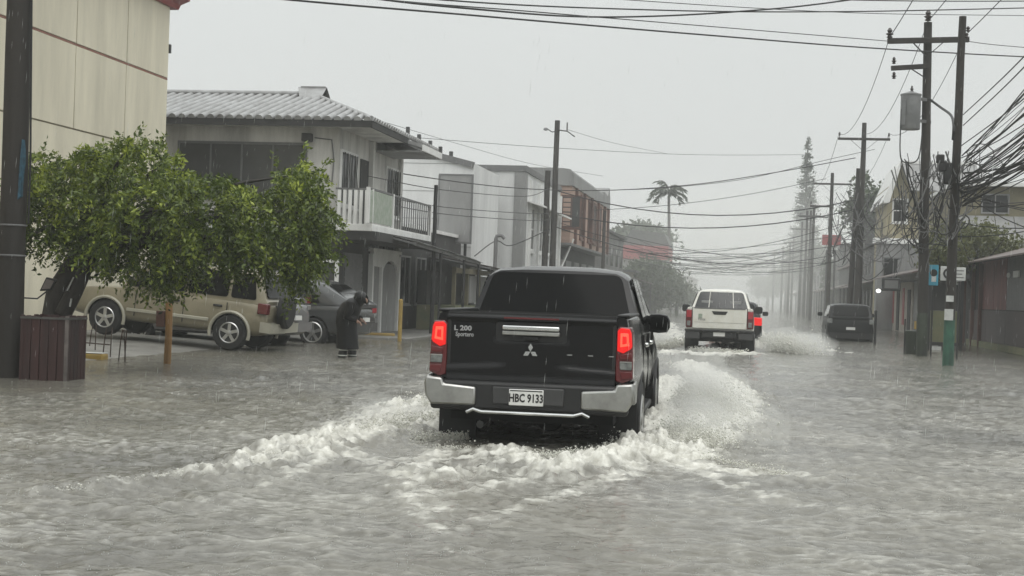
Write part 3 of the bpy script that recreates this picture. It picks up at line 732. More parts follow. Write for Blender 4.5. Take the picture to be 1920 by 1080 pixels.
def flare(root, ys, r, w, zc, m, th=.03):
    for y in ys:
        for s in (-1, 1):
            a0 = -.25; pts = [(s*(w-.005), y+(r+.012)*math.cos(a), zc+(r+.012)*math.sin(a)) for a in np.linspace(a0, math.pi-a0, 17)]
            MB().tube(pts, th, 6).build('wheel_arch_trim', m, root, smooth=50)
def slab_on(root, name, quad, m, th=.012, parent=None, n=1, rad=.0):
    """thin panel with corner points `quad` (outward normal by right hand), optionally rounded"""
    q = [Vector(p) for p in quad]
    if rad:
        o = []
        k = len(q)
        for i in range(k):
            p, a, b = q[i], q[i-1], q[(i+1) % k]
            da = (a-p); db = (b-p); la = min(rad, da.length*.45); lb = min(rad, db.length*.45)
            A = p+da.normalized()*la; B = p+db.normalized()*lb
            for t in (0, .25, .5, .75, 1): o.append(A*(1-t)**2+p*(2*t*(1-t))+B*t*t)
        q = o
    nrm = Vector((0, 0, 0)); c = sum(q, Vector())/len(q)
    for i in range(len(q)): nrm += (q[i]-c).cross(q[(i+1) % len(q)]-c)
    nrm.normalize(); N = len(q)
    mb = MB().add([p-nrm*th for p in q]+[p+nrm*th for p in q], [tuple(reversed(range(N))), tuple(range(N, 2*N))]+[(i, (i+1) % N, N+(i+1) % N, N+i) for i in range(N)])
    return mb.build(name, m, parent or root)
def greenhouse(root, name, m, yr0, yr1, yf1, yf0, wb, wr, zb, zr, base_in=.0):
    """cab above the belt: rear glass foot yr0, roof rear yr1, roof front yf1, screen foot yf0"""
    def half(w0, w1, z, y, crown):
        h = z-zb
        return [(0, zb-.06), (w0, zb-.06), (w0, zb), (w0+(w1-w0)*.5, zb+h*.5), (w0+(w1-w0)*.9, zb+h*.86), (w1-.035, z-.035), (w1-.10, z-.006), (w1*.5, z+crown*.8), (0, z+crown)]
    st = [(yr0, wb*.97, wb*.955, zb+.03, 0), (yr0+.03, wb*.98, wb*.955, zb+.06, .0)]
    st += [(yr1-.03, wb, wr*.985, zr-.035, .01), (yr1+.10, wb, wr, zr-.01, .02), ((yr1+yf1)/2, wb, wr*1.01, zr, .03), (yf1-.1, wb, wr, zr-.015, .025), (yf1, wb, wr*.99, zr-.04, .02)]
    st += [(yf0-.03, wb*.98, wb*.95, zb+.05, .01), (yf0, wb*.97, wb*.94, zb+.02, .01)]
    rings = [mirror_ring(half(a, b, z, y, c), y) for y, a, b, z, c in st]
    return MB().loft(rings).build(name, m, root, smooth=32)
def side_glass(root, y_list, wb, wr, zb, zr, m, off=.012):
    """panes given by ((y_bottom_rear, y_bottom_front, y_top_front, y_top_rear))"""
    out = []
    for s in (-1, 1):
        def P(y, t): return Vector((s*(wb+(wr-wb)*t+off), y, zb+(zr-zb)*t))
        for (a, b, c, d) in y_list:
            q = [P(a, .06), P(b, .06), P(c, .86), P(d, .86)]
            if s < 0: q = list(reversed(q))
            out.append(slab_on(root, 'side_window', q, m, .006, rad=.06))
    return out

def black_pickup():
    t = thing('pickup_truck', 'black double cab pickup with lit tail lamps ploughing through the flood', 'pickup truck', (BX, BY, DEP-.03), math.radians(1.1))
    bp = M['black_paint']
    # cargo bed
    def bed_half(w, zb, zt): 
        h = zt-zb
        return [(0, zb), (.7*w, zb), (.92*w, zb+.02), (.985*w, zb+.14*h), (1.0*w, zb+.36*h), (.99*w, zb+.56*h), (.965*w, zb+.74*h), (.955*w, zb+.88*h), (.94*w, zb+.97*h), (.91*w, zt), (.80*w, zt), (0, zt)]
    ks = [(.03, (.872, .62, 1.345)), (.10, (.885, .60, 1.35)), (.45, (.900, .56, 1.35)), (1.15, (.915, .54, 1.35)), (1.62, (.895, .54, 1.35))]
    bed = MB().loft([mirror_ring(bed_half(*p[1:]), p[0]) for p in spline(ks, 5)]).build('cargo_bed', bp, t, smooth=35)
    arches(bed, [1.18], .43, .9, .39)
    cut(bed, MB().box((-.72, -.1, .80), (.72, 1.56, 1.6)), M['black_plastic'])
    for s in (-1, 1): MB().box((s*.735 if s > 0 else -.84, .06, 1.345), (.84 if s > 0 else -.735, 1.6, 1.372)).build('bed_rail', M['black_plastic'], t, bevel=.012)
    # cab and bonnet
    ks = [(1.65, (.895, .50, 1.26)), (2.2, (.892, .46, 1.24)), (3.2, (.892, .46, 1.20)), (3.75, (.90, .48, 1.17)), (4.2, (.925, .50, 1.16)), (4.7, (.90, .50, 1.10)), (5.05, (.85, .45, 1.0)), (5.25, (.72, .42, .85))]
    body = MB().loft([mirror_ring(body_half(p[1], p[2], p[3]), p[0]) for p in spline(ks, 4)]).build('body', bp, t, smooth=35)
    arches(body, [4.22], .44, .9, .39)
    greenhouse(t, 'cab', bp, 1.64, 1.98, 3.05, 3.85, .868, .69, 1.22, 1.79)
    slab_on(t, 'rear_window', [(-.765, 1.665, 1.25), (.765, 1.665, 1.25), (.635, 1.925, 1.725), (-.635, 1.925, 1.725)], M['dark_glass'], .022, rad=.09)
    side_glass(t, [(2.05, 2.62, 2.62, 2.12), (2.70, 3.62, 3.02, 2.70)], .868, .69, 1.22, 1.79, M['dark_glass'])
    for s in (-1, 1):
        # rain visors above the doors
        MB().tube([(s*.745, 2.08, 1.62), (s*.72, 2.3, 1.70), (s*.72, 2.95, 1.69), (s*.83, 3.55, 1.36)], .018, 6).build('window_visor', M['black_plastic'], t, smooth=40)
        for y in (2.1, 3.0): MB().box((s*.885-.025, y, 1.03), (s*.885+.03, y+.2, 1.075)).build('door_handle', M['chrome'], t, bevel=.015)
        for y in (1.645, 2.66, 3.55): MB().box((s*.878-.012, y-.006, .56), (s*.890+.006, y+.006, 1.16)).build('door_gap', M['arch_dark'], t)
        MB().box((s*.70 if s > 0 else -.90, 1.75, .36), (.90 if s > 0 else -.70, 3.6, .42)).build('side_step', M['black_plastic'], t, bevel=.02)
        # door mirror
        arm = MB().bar((s*.82, 3.42, 1.20), (s*.90, 3.44, 1.22), .06, .05)
        mm = MB().loft([[(s*(.96+a*.118*sc), 3.40+dy, 1.25+b*.105*sc) for a, b in ((-1,-.55),(-.8,-.9),(0,-1),(.75,-.9),(1,-.4),(1,.3),(.75,.85),(0,1),(-.75,.95),(-1,.6))] for dy, sc in ((0, .93), (.02, 1.0), (.08, 1.0), (.15, .8), (.18, .5))])
        mr_ = mm.build('door_mirror', bp, t, smooth=50); arm.build('mirror_arm', M['black_plastic'], mr_)
        slab_on(t, 'mirror_glass', [(s*(.96-.095), 3.398, 1.18), (s*(.96+.095), 3.398, 1.18), (s*(.96+.095), 3.398, 1.32), (s*(.96-.095), 3.398, 1.32)][::s], M['dark_glass'], .004, parent=mr_, rad=.04)
    flare(t, [1.18], .43, .905, .39, M['black_plastic'], .022); flare(t, [4.22], .44, .915, .39, M['black_plastic'], .022)
    for x in (-.79, .79):
        wheel(t, x, 1.18, .385, .25, .235, M['alloy'], x, 6); wheel(t, x, 4.22, .385, .25, .235, M['alloy'], x, 6)
    # tailgate: pressed panel
    nx, nz = 57, 41; xs = np.linspace(-.735, .735, nx); zs = np.linspace(.745, 1.352, nz)
    Xg, Zg = np.meshgrid(xs, zs, indexing='ij')
    d = np.zeros_like(Xg)
    d += .030*sstep(1.275, 1.30, Zg)                                  # spoiler lip
    d -= .028*sstep(.32, .28, np.abs(Xg))*sstep(1.10, 1.14, Zg)*sstep(1.275, 1.26, Zg)   # handle recess
    d -= .050*sstep(1.298, 1.352, Zg)
    d += .020*sstep(.93, .90, Zg+.06*np.abs(Xg))*sstep(.0, .10, np.abs(Xg)-.22)          # lower shoulders
    d += .012*sstep(.80, .77, Zg)
    d -= .012*np.abs(Xg)**2
    Yg = -.012-d
    V = np.stack([Xg, Yg, Zg], -1).reshape(-1, 3); i = np.arange(nx*nz).reshape(nx, nz)
    Q = np.stack([i[:-1, :-1], i[1:, :-1], i[1:, 1:], i[:-1, 1:]], -1).reshape(-1, 4)
    tg = np_mesh('tailgate', V, Q, bp, t, smooth=True)
    MB().box((-.735, -.006, .745), (.735, .06, 1.352)).build('tailgate_back', M['black_plastic'], t)
    MB().box((-.25, -.075, 1.205), (.25, -.015, 1.247)).build('handle', M['chrome'], tg, bevel=.012)
    MB().box((-.25, -.060, 1.162), (.25, -.012, 1.200)).build('handle', M['satin_chrome'], tg, bevel=.008)
    MB().box((-.07, -.035, 1.12), (.07, -.008, 1.158)).build('camera_housing', M['black_plastic'], tg, bevel=.01)
    MB().box((-.24, -.054, 1.303), (.24, -.040, 1.318)).build('brake_lamp', M['lamp_red'], tg)
    for a in (90, 210, 330):           # three-diamond emblem
        a = math.radians(a); R = .036
        u = Vector((math.cos(a), math.sin(a))); w = Vector((-u.y, u.x))
        poly = [(0, 0), tuple(u*R+w*R*.577), tuple(u*2*R), tuple(u*R-w*R*.577)]
        MB().prism([(x, 1.025+z) for x, z in poly], -.040, -.010, 'Y').build('emblem', M['chrome'], tg)
    RR = (math.pi/2, 0, 0)
    text('lettering', 'L 200', .060, M['silver_letter'], tg, (-.68, -.022, 1.205), RR, .004, 'LEFT', 1.15, bold=.002)
    text('lettering', 'Sportero', .055, M['silver_letter'], tg, (-.665, -.022, 1.152), RR, .004, 'LEFT', .80, bold=.001)
    for x in (.34, .52, .70): MB().box((x-.022, -.028, 1.005), (x+.022, -.012, 1.013)).build('water_bead', M['chrome'], tg)
    # tail lamps
    for s in (-1, 1):
        X = lambda v: s*v
        base = [(.738, .80), (.738, 1.245), (.765, 1.27), (.86, 1.265), (.878, 1.22), (.890, .82), (.80, .78)]
        lamp = MB().prism([(X(a), b) for a, b in base], -.022, .24, 'Y').build('tail_lamp', M['lamp_red'], t, bevel=.012)
        def piece(n, poly, m, y0=-.034): 
            MB().prism([(X(a), b) for a, b in poly], y0, -.015, 'Y').build(n, m, lamp, bevel=.005, seg=1)
        piece('lit_lens', [(.748, 1.06), (.748, 1.235), (.775, 1.258), (.85, 1.252), (.866, 1.215), (.876, 1.10), (.862, 1.078), (.80, 1.04)], M['lamp_lit'], -.030)
        piece('lit_core', [(.770, 1.09), (.770, 1.215), (.842, 1.215), (.852, 1.105)], M['lamp_core'], -.033)
        piece('inner_lens', [(.788, 1.115), (.788, 1.19), (.826, 1.19), (.832, 1.125)], M['lamp_lit'], -.036)
        piece('indicator', [(.772, .985), (.772, 1.03), (.872, 1.045), (.875, .99)], M['lamp_red'])
        piece('reverse_lens', [(.776, .90), (.772, .972), (.876, .972), (.880, .90)], M['lamp_clear'], -.036)
        piece('reflector', [(.79, .815), (.775, .885), (.881, .885), (.884, .83)], M['lamp_red'])
        MB().box((min(X(.776), X(.876)), -.040, .962), (max(X(.776), X(.876)), -.03, .972)).build('divider', M['satin_chrome'], lamp)
        # bright bumper corner wrapping the side
        c = [(.455, .545), (.455, .705), (.74, .725), (.755, .775), (.898, .785), (.912, .72), (.900, .62), (.85, .54)]
        cc = MB().prism([(X(a), b) for a, b in c], -.115, .0, 'Y').build('bumper_corner', M['satin_chrome'], t, bevel=.02)
        MB().prism([(.0, .60), (.0, .785), (.20, .80), (.30, .77), (.30, .66), (.24, .60)], X(.885), X(.915), 'X').build('bumper_side', M['satin_chrome'], cc, bevel=.01)
        # mud flap and inner arch
        MB().box((min(X(.56), X(.90)), .60, .09), (max(X(.56), X(.90)), .625, .60)).build('mud_flap', M['rubber'], t)
    MB().box((-.86, -.085, .50), (.86, .06, .755)).build('bumper', M['black_plastic'], t, bevel=.03)
    MB().box((-.31, -.10, .565), (.31, -.07, .715)).build('plate_recess', M['grey_plastic'], t, bevel=.01)
    MB().tube([(-.53, -.10, .485), (-.47, -.12, .515), (-.40, -.125, .495), (.40, -.125, .495), (.47, -.12, .515), (.53, -.10, .485)], .017, 8).build('step_trim', M['chrome'], t, smooth=40)
    pl = MB().box((-.165, -.112, .56), (.135, -.100, .70)).build('licence_plate', M['white_plate'], t, bevel=.006)
    text('plate_number', 'HBC 9133', .098, M['ink'], pl, (-.015, -.1125, .622), RR, .002, 'CENTER', .72, bold=.003)
    MB().box((-.155, -.1135, .683), (.125, -.1115, .692)).build('plate_band', M['ink'], pl)
    # underbody: axle, differential, spring, exhaust, spare
    MB().tube([(-.72, 1.18, .38), (.72, 1.18, .38)], .05, 8).build('axle', M['arch_dark'], t)
    MB().lathe([(.02, -.12), (.13, -.08), (.15, 0), (.13, .08), (.02, .12)], 14, 'Y', (.05, 1.14, .38)).build('differential', M['arch_dark'], t, smooth=50)
    MB().box((-.72, .2, .40), (.72, 5.0, .58)).build('chassis', M['arch_dark'], t)
    MB().tube([(-.45, .15, .36), (-.45, .8, .40)], .035, 8).build('exhaust', M['grey_plastic'], t)
    MB().lathe([(.2, -.09), (.36, -.09), (.37, 0), (.36, .09), (.2, .09)], 20, 'Z', (0, .62, .47)).build('spare_wheel', M['rubber'], t)
    return t
black_pickup()

def white_pickup():
    t = thing('pickup_truck', 'white double cab pickup with scratched tailgate throwing up spray ahead', 'pickup truck', (WX, WY, DEP))
    p_ = M['white_paint']
    def bed_half(w, zb, zt): 
        h = zt-zb
        return [(0, zb), (.7*w, zb), (.92*w, zb+.02), (.985*w, zb+.14*h), (1.0*w, zb+.36*h), (.99*w, zb+.6*h), (.975*w, zb+.85*h), (.955*w, zb+.97*h), (.92*w, zt), (.80*w, zt), (0, zt)]
    ks = [(.03, (.86, .70, 1.28)), (.10, (.875, .66, 1.285)), (.6, (.90, .60, 1.285)), (1.6, (.90, .58, 1.285))]
    bed = MB().loft([mirror_ring(bed_half(*p[1:]), p[0]) for p in spline(ks, 3)]).build('cargo_bed', p_, t, smooth=35)
    arches(bed, [1.15], .43, .9, .39); cut(bed, MB().box((-.72, -.1, .80), (.72, 1.55, 1.6)), M['grey_plastic'])
    ks = [(1.63, (.895, .5, 1.20)), (3.2, (.895, .46, 1.17)), (3.9, (.905, .48, 1.14)), (4.6, (.90, .5, 1.08)), (5.05, (.84, .45, .98)), (5.25, (.7, .42, .8))]
    body = MB().loft([mirror_ring(body_half(p[1], p[2], p[3]), p[0]) for p in spline(ks, 3)]).build('body', p_, t, smooth=35)
    arches(body, [4.2], .44, .9, .39)
    greenhouse(t, 'cab', p_, 1.62, 1.90, 3.05, 3.85, .83, .635, 1.18, 1.77)
    rw = slab_on(t, 'rear_window', [(-.72, 1.645, 1.26), (.72, 1.645, 1.26), (.575, 1.86, 1.70), (-.575, 1.86, 1.70)], M['clear_glass'], .022, rad=.07)
    # seats and headboard bars seen through the glass
    for x in (-.38, .38): MB().box((x-.15, 1.695, 1.32), (x+.15, 1.712, 1.47)).build('headrest', M['seat'], rw, bevel=.004)
    for x in (-.33, .33):
        MB().bar((x, 1.615, 1.28), (x*.92, 1.80, 1.70), .018).build('guard_bar', p_, t)
    side_glass(t, [(2.05, 2.62, 2.62, 2.12), (2.70, 3.62, 3.02, 2.70)], .83, .635, 1.18, 1.77, M['dark_glass'])
    tg = MB().box((-.70, -.03, .74), (.70, .03, 1.275)).build('tailgate', p_, t, bevel=.015)
    MB().prism([(-.21, 1.20), (-.15, 1.11), (.15, 1.11), (.21, 1.20)], -.045, -.02, 'Y').build('handle', M['black_plastic'], tg, bevel=.01)
    MB().box((-.66, -.036, 1.255), (.66, -.0, 1.292)).build('top_trim', M['grey_trim'], tg)
    MB().box((-.66, -.034, .90), (.66, -.028, .905)).build('crease', M['grey_trim'], tg)
    MB().box((-.55, -.034, 1.0), (-.45, -.030, 1.12)).build('sticker', M['pale_green'], tg)
    text('lettering', 'Hilux', .11, M['far_grey'], tg, (-.46, -.034, .98), (math.pi/2, 0, 0), .002, 'CENTER', .8)
    for s in (-1, 1):
        x0, x1 = sorted((s*.712, s*.875))
        lp = MB().box((x0, -.025, .76), (x1, .2, 1.225)).build('tail_lamp', M['lamp_red'], t, bevel=.02)
        MB().box((x0+.03, -.036, .80), (x1-.04, -.02, .93)).build('reverse_lens', M['lamp_clear'], lp, bevel=.005)
        MB().box((x0+.02, -.036, 1.02), (x1-.02, -.02, 1.2)).build('brake_lens', M['lamp_red_bright'], lp, bevel=.005)
        mm = MB().loft([[(s*(1.02+a*.11*sc), 3.40+dy, 1.24+b*.10*sc) for a, b in ((-1,-.6),(-.7,-1),(.7,-1),(1,-.5),(1,.5),(.7,1),(-.7,1),(-1,.6))] for dy, sc in ((0, .95), (.03, 1.0), (.12, .8))]).build('door_mirror', M['black_plastic'], t, smooth=50)
        MB().bar((s*.84, 3.42, 1.2), (s*.95, 3.43, 1.22), .06).build('mirror_arm', M['black_plastic'], mm)
        MB().box((min(s*.56, s*.88), .58, .10), (max(s*.56, s*.88), .6, .6)).build('mud_flap', M['rubber'], t)
        MB().box((min(s*.50, s*.87), -.09, .47), (max(s*.50, s*.87), .05, .66)).build('bumper_corner', M['grey_plastic'], t, bevel=.02)
    MB().box((-.89, -.12, .665), (.89, .05, .715)).build('bumper_top', M['black_plastic'], t, bevel=.012)
    MB().box((-.45, -.06, .50), (.45, .05, .66)).build('bumper', M['black_plastic'], t, bevel=.015)
    pl = MB().box((-.15, -.075, .55), (.15, -.062, .65)).build('licence_plate', M['white_plate'], t)
    for x in (-.79, .79):
        wheel(t, x, 1.15, .385, .25, .235, M['alloy_dark'], x, 6); wheel(t, x, 4.2, .385, .25, .235, M['alloy_dark'], x, 6)
    MB().box((-.72, .2, .40), (.72, 5.0, .62)).build('chassis', M['arch_dark'], t)
white_pickup()

def car(name, label, cat, loc, rotz, P, group=None):
    t = thing(name, label, cat, loc, rotz, group)
    pm = M[P['paint']]; L, W = P['L'], P['W']/2; zb, belt, zr = P['zb'], P['belt'], P['zr']; ys = P['axles']; r = P['r']
    ks = [(0, (W*.86, zb+.16, belt-.14)), (.06, (W*.93, zb+.06, belt-.05)), (.3, (W*.985, zb, belt)), (P['yf0']-.2, (W, zb, belt)), (P['yf0']+.05, (W, zb, P['hood'])),
          (L-.5, (W*.97, zb+.02, P['hood']-.05)), (L-.14, (W*.88, zb+.06, P['hood']-.15)), (L, (W*.74, zb+.12, P['hood']-.28))]
    b = MB().loft([mirror_ring(body_half(p[1], p[2], p[3]), p[0]) for p in spline(ks, 4)]).build('body', pm, t, smooth=38)
    arches(b, ys, r+.05, W, r)
    wb, wr = W*.925, P.get('wr', W*.74)
    greenhouse(t, 'cabin', M[P.get('cabin', P['paint'])], P['yr0'], P['yr1'], P['yf1'], P['yf0'], wb, wr, belt-.01, zr)
    side_glass(t, P['panes'], wb, wr, belt-.01, zr, M[P.get('glass', 'dark_glass')])
    a = P['yr1']-P['yr0']; h = zr-belt
    o = .02
    slab_on(t, 'rear_window', [(-wb*.84, P['yr0']+a*.18-o, belt+h*.14), (wb*.84, P['yr0']+a*.18-o, belt+h*.14), (wr*.86, P['yr0']+a*.86-o, belt+h*.84), (-wr*.86, P['yr0']+a*.86-o, belt+h*.84)], M['dark_glass'], .014, rad=.08)
    a = P['yf0']-P['yf1']
    slab_on(t, 'windscreen', [(wb*.84, P['yf0']-a*.14+o, belt+h*.14), (-wb*.84, P['yf0']-a*.14+o, belt+h*.14), (-wr*.86, P['yf1']+a*.14+o, belt+h*.86), (wr*.86, P['yf1']+a*.14+o, belt+h*.86)], M['dark_glass'], .014, rad=.08)
    for y in ys:
        for s in (-1, 1): wheel(t, s*(W-.12), y, r, P.get('tw', .22), P.get('rim', r*.64), M[P.get('rimmat', 'alloy')], s, P.get('spokes', 5))
    if P.get('flare'): flare(t, ys, r+.05, W*.995, r, M[P['flare']], .035)
    # bumpers
    bm = M[P.get('bumper', 'grey_plastic')]
    MB().loft([[(-W*.96, .12, z), (-W*.92, -.05, z), (0, -.085, z), (W*.92, -.05, z), (W*.96, .12, z)] for z in (zb+.10, zb+.16, zb+.27, zb+.31)], closed=False).build('rear_bumper', bm, t, smooth=40)
    MB().loft([[(-W*.92, L-.25, z), (-W*.8, L-.02, z), (0, L+.05, z), (W*.8, L-.02, z), (W*.92, L-.25, z)] for z in (zb+.08, zb+.16, zb+.26, zb+.30)], closed=False).build('front_bumper', bm, t, smooth=40)
    for s in (-1, 1):
        for (x0, x1, z0, z1, m) in P['rear_lamps']:
            a_, b_ = sorted((s*x0, s*x1)); MB().box((a_, -.012, z0), (b_, .20, z1)).build('tail_lamp', M[m], t, bevel=.02)
        a_, b_ = sorted((s*W*.55, s*W*.86)); MB().box((a_, L-.30, P['hood']-.32), (b_, L-.02, P['hood']-.16)).build('headlamp', M['lamp_clear'], t, bevel=.03)
        if P.get('strip'):
            MB().box((min(s*(W-.01), s*(W+.025)), ys[0]+r+.1, zb+P['strip']), (max(s*(W-.01), s*(W+.025)), ys[1]-r-.1, zb+P['strip']+.07)).build('side_moulding', M[P.get('stripmat', 'tan_light')], t, bevel=.012)
        for y in P.get('gaps', ()): MB().box((min(s*W*.985, s*(W+.004)), y-.006, zb+.12), (max(s*W*.985, s*(W+.004)), y+.006, belt-.08)).build('door_gap', M['arch_dark'], t)
        for y in P.get('handles', ()): MB().box((min(s*W*.95, s*(W+.02)), y, belt-.18), (max(s*W*.95, s*(W+.02)), y+.18, belt-.14)).build('door_handle', M['black_plastic'], t, bevel=.01)
        MB().loft([[(s*(W+.11+a*.10*sc), P['yf0']-.42+dy, belt+.09+b*.075*sc) for a, b in ((-1,-.6),(-.7,-1),(.7,-1),(1,-.5),(1,.5),(.7,1),(-.7,1),(-1,.6))] for dy, sc in ((0, .95), (.03, 1.0), (.13, .7))]).build('door_mirror', M[P.get('mirror', 'black_plastic')], t, smooth=50)
    MB().box((-.16, -.095, P.get('plate', zb+.36)), (.16, -.015, P.get('plate', zb+.36)+.10)).build('licence_plate', M['white_plate'], t)
    return t

# tan estate nosed in to the cream wall
a = gp(428, 657, .0); zf = .05
while (gp(195, 627, zf)-a).length > 2.70 and zf < .4: zf += .005
_d = (gp(195, 627, zf)-a).normalized(); _rt = Vector((_d.y, -_d.x, 0)).normalized()*.75
pr = a+_rt; pf = gp(195, 627, zf)+_rt
def park(pr, pf, ax0):
    d = (pf-pr).normalized(); rz = math.atan2(-d.x, d.y); return d, rz
def tan_suv():
    P = dict(paint='tan_paint', L=4.35, W=1.68, zb=.34, belt=1.04, zr=1.66, hood=1.0, axles=[.74, 3.43], r=.36, yr0=.04, yr1=.28, yf1=2.55, yf0=3.15,
             panes=[(.26, .80, .80, .36), (.87, 1.72, 1.72, .87), (1.80, 2.92, 2.48, 1.80)], rear_lamps=[(.66, .84, .80, 1.02, 'lamp_red')], bumper='tan_light', flare='tan_light',
             strip=.20, gaps=(.84, 1.76, 2.8), handles=(.95, 1.86), rim=.215, wr=.66, tw=.24)
    d, rz = park(pr, pf, .95)
    t = car('parked_suv', 'tan and gold off-roader with spare wheel parked under the leafy tree', 'car', (0, 0, 0), rz, P)
    loc = pr-Vector((d.x, d.y, 0)).normalized()*.74; slope = math.asin(d.z)
    t.rotation_euler = (slope, 0, rz); t.location = (loc.x, loc.y, pr.z-.74*math.sin(slope))
    MB().lathe([(.08, -.10), (.30, -.11), (.345, -.07), (.35, .03), (.33, .08), (.1, .09)], 24, 'Y', (-.15, -.16, .88)).build('spare_wheel', M['rubber'], t, smooth=40)
    MB().bar((-.15, -.1, .88), (-.15, .05, .88), .2).build('spare_bracket', M['black_plastic'], t)
    for s in (-1, 1): MB().tube([(s*.58, .5, 1.68), (s*.58, .7, 1.73), (s*.58, 2.4, 1.73), (s*.58, 2.6, 1.68)], .018, 6).build('roof_rail', M['black_plastic'], t)
    MB().loft([[(-.86, .02, z), (-.84, -.12, z), (0, -.16, z), (.84, -.12, z), (.86, .02, z)] for z in (.44, .47, .60, .63)], closed=False).build('bumper_bar', M['tan_light'], t, smooth=30)
tan_suv()
def minivan():
    P = dict(paint='silver_paint', L=4.3, W=1.74, zb=.28, belt=1.08, zr=1.72, hood=1.05, axles=[.8, 3.4], r=.32, yr0=.0, yr1=.22, yf1=2.6, yf0=3.4,
             panes=[(.25, 1.0, 1.0, .32), (1.06, 1.9, 1.9, 1.06), (1.98, 3.1, 2.55, 1.98)], rear_lamps=[(.60, .82, 1.0, 1.22, 'lamp_red'), (.64, .83, .86, .98, 'lamp_clear')], bumper='silver_paint', gaps=(1.03, 1.94), wr=.70)
    d = Vector((-1, .13, 0)).normalized(); rz = math.atan2(-d.x, d.y)
    car('parked_minivan', 'silver minivan with red tail lamp parked between the tan off-roader and grey hatchback', 'car', (-9.95, 31.8, -.06), rz, P)
minivan()
def crossover():
    P = dict(paint='grey_paint', L=4.5, W=1.82, zb=.28, belt=1.02, zr=1.58, hood=.98, axles=[.95, 3.6], r=.345, yr0=-.02, yr1=.85, yf1=2.5, yf0=3.4,
             panes=[(.80, 1.35, 1.30, 1.15), (1.42, 2.2, 2.15, 1.42), (2.28, 3.15, 2.5, 2.25)], rear_lamps=[(.58, .86, .82, .98, 'lamp_red_bright'), (.70, .87, .70, .81, 'lamp_clear')], bumper='grey_plastic', gaps=(1.4, 2.24), spokes=5, rim=.25, wr=.66, plate=.62)
    d = Vector((-1, .10, 0)).normalized(); rz = math.atan2(-d.x, d.y)
    car('parked_hatchback', 'dark grey sloping back hatchback parked behind the stooping person', 'car', (-9.15, 34.75, -.09), rz, P)
crossover()
def dark_suv():
    p = gp(1594, 640)
    P = dict(paint='dark_paint', L=4.4, W=1.74, zb=.14, belt=1.0, zr=1.50, hood=.98, axles=[.85, 3.5], r=.34, yr0=.0, yr1=.24, yf1=2.6, yf0=3.4,
             panes=[(.4, 1.05, 1.05, .5), (1.1, 1.95, 1.95, 1.1), (2.0, 3.1, 2.55, 2.0)], rear_lamps=[(.66, .82, .78, .96, 'lamp_clear')], bumper='black_plastic', wr=.69, plate=.56)
    car('parked_suv', 'black off-roader parked in the flood on the right by the poles', 'car', (p.x, p.y, DEP), 0, P)
dark_suv()
def red_car():
    P = dict(paint='dark_paint', L=4.2, W=1.72, zb=.24, belt=.98, zr=1.46, hood=.92, axles=[.8, 3.4], r=.32, yr0=.25, yr1=.75, yf1=2.2, yf0=3.1,
             panes=[(.8, 1.4, 1.35, .95), (1.46, 2.1, 2.1, 1.46), (2.16, 2.9, 2.3, 2.14)], rear_lamps=[(.48, .84, .70, .96, 'lamp_lit')], bumper='dark_paint')
    car('dark_car', 'dark car with glowing red brake lamps half hidden by the white pickup', 'car', (-.40, 49.0, DEP), 0, P)
red_car()
# ------------------------------------------------------------------ utility poles
PN = {}
def depth_of(p): return (Vector(p)-Vector((0, 0, EYE))).dot(fw)
def pole(key, label, base, top, r0_, r1_, m='wood_pole', group='utility poles along the street', arms=(), n=10):
    base = Vector(base); top = Vector(top); t = thing('utility_pole', label, 'utility pole', base, 0, group)
    pts = [base+Vector((0, 0, -.2))]+[base.lerp(top, s)+Vector((random.uniform(-.01, .01), random.uniform(-.01, .01), 0)) for s in np.linspace(.0, 1, 9)[1:]]
    MB().tube(pts, [r0_+(r1_-r0_)*s for s in np.linspace(0, 1, len(pts))], n).build('shaft', M[m], t, world=True, smooth=50)
    for (z, xl, xr, br) in arms:
        c = base.lerp(top, (z-base.z)/(top.z-base.z)); a = c+Vector((xl, -r1_-.05, 0)); b = c+Vector((xr, -r1_-.05, 0))
        arm = MB().bar(a, b, .09, .11).build('crossarm', M[m], t, world=True, bevel=.01)
        if br:
            for e in (xl, xr):
                if abs(e) > .3: sub(MB().bar(c+Vector((e*.55, -r1_-.1, -.02)), c+Vector((0, -r1_-.06, -.55)), .04, .012), 'brace', M['iron'], arm, t)
        for e in (xl+.06, xr-.06):
            q = c+Vector((e, -r1_-.05, .06))
            sub(MB().lathe([(.018, 0), (.018, .08), (.05, .09), (.055, .13), (.03, .15), (.045, .17), (.04, .21), (.015, .24)], 10, 'Z', q), 'insulator', M['ceramic'], arm, t, smooth=40)
    PN[key] = (base, top); return t
# near pole at the left edge, its head above the picture
b0 = gp(14, 708); tp = at(46, -260, depth_of(b0))
tl = pole('L0', 'thick weathered wooden pole at the left edge with blue paint marks', (b0.x, b0.y, 0), tp, .185, .150, group=None, n=18)
p1, p2 = at(57, 300, depth_of(b0)-.12), at(55, 360, depth_of(b0)-.12)
MB().tube([at(61, -200, depth_of(b0)-.05), at(58, 150, depth_of(b0)-.05), at(57, 300, depth_of(b0)-.05), at(53, 420, depth_of(b0)-.05)], .016, 6).build('conduit', M['cable'], tl, world=True)
pb = b0.lerp(tp, .40)
MB().prism([(pb.x+.125, 2.35), (pb.x+.165, 2.40), (pb.x+.172, 2.9), (pb.x+.160, 3.15), (pb.x+.145, 2.95), (pb.x+.135, 2.7)], pb.y-.13, pb.y-.02, 'Y').build('paint_mark', M['blue_mark'], tl, world=True)
for z in (1.62, 2.02): 
    c = b0.lerp(tp, z/tp.z); MB().lathe([(.188, -.012), (.192, 0), (.188, .012)], 18, 'Z', (c.x, c.y, z), cap=False).build('wire_band', M['grey_trim'], tl, world=True)
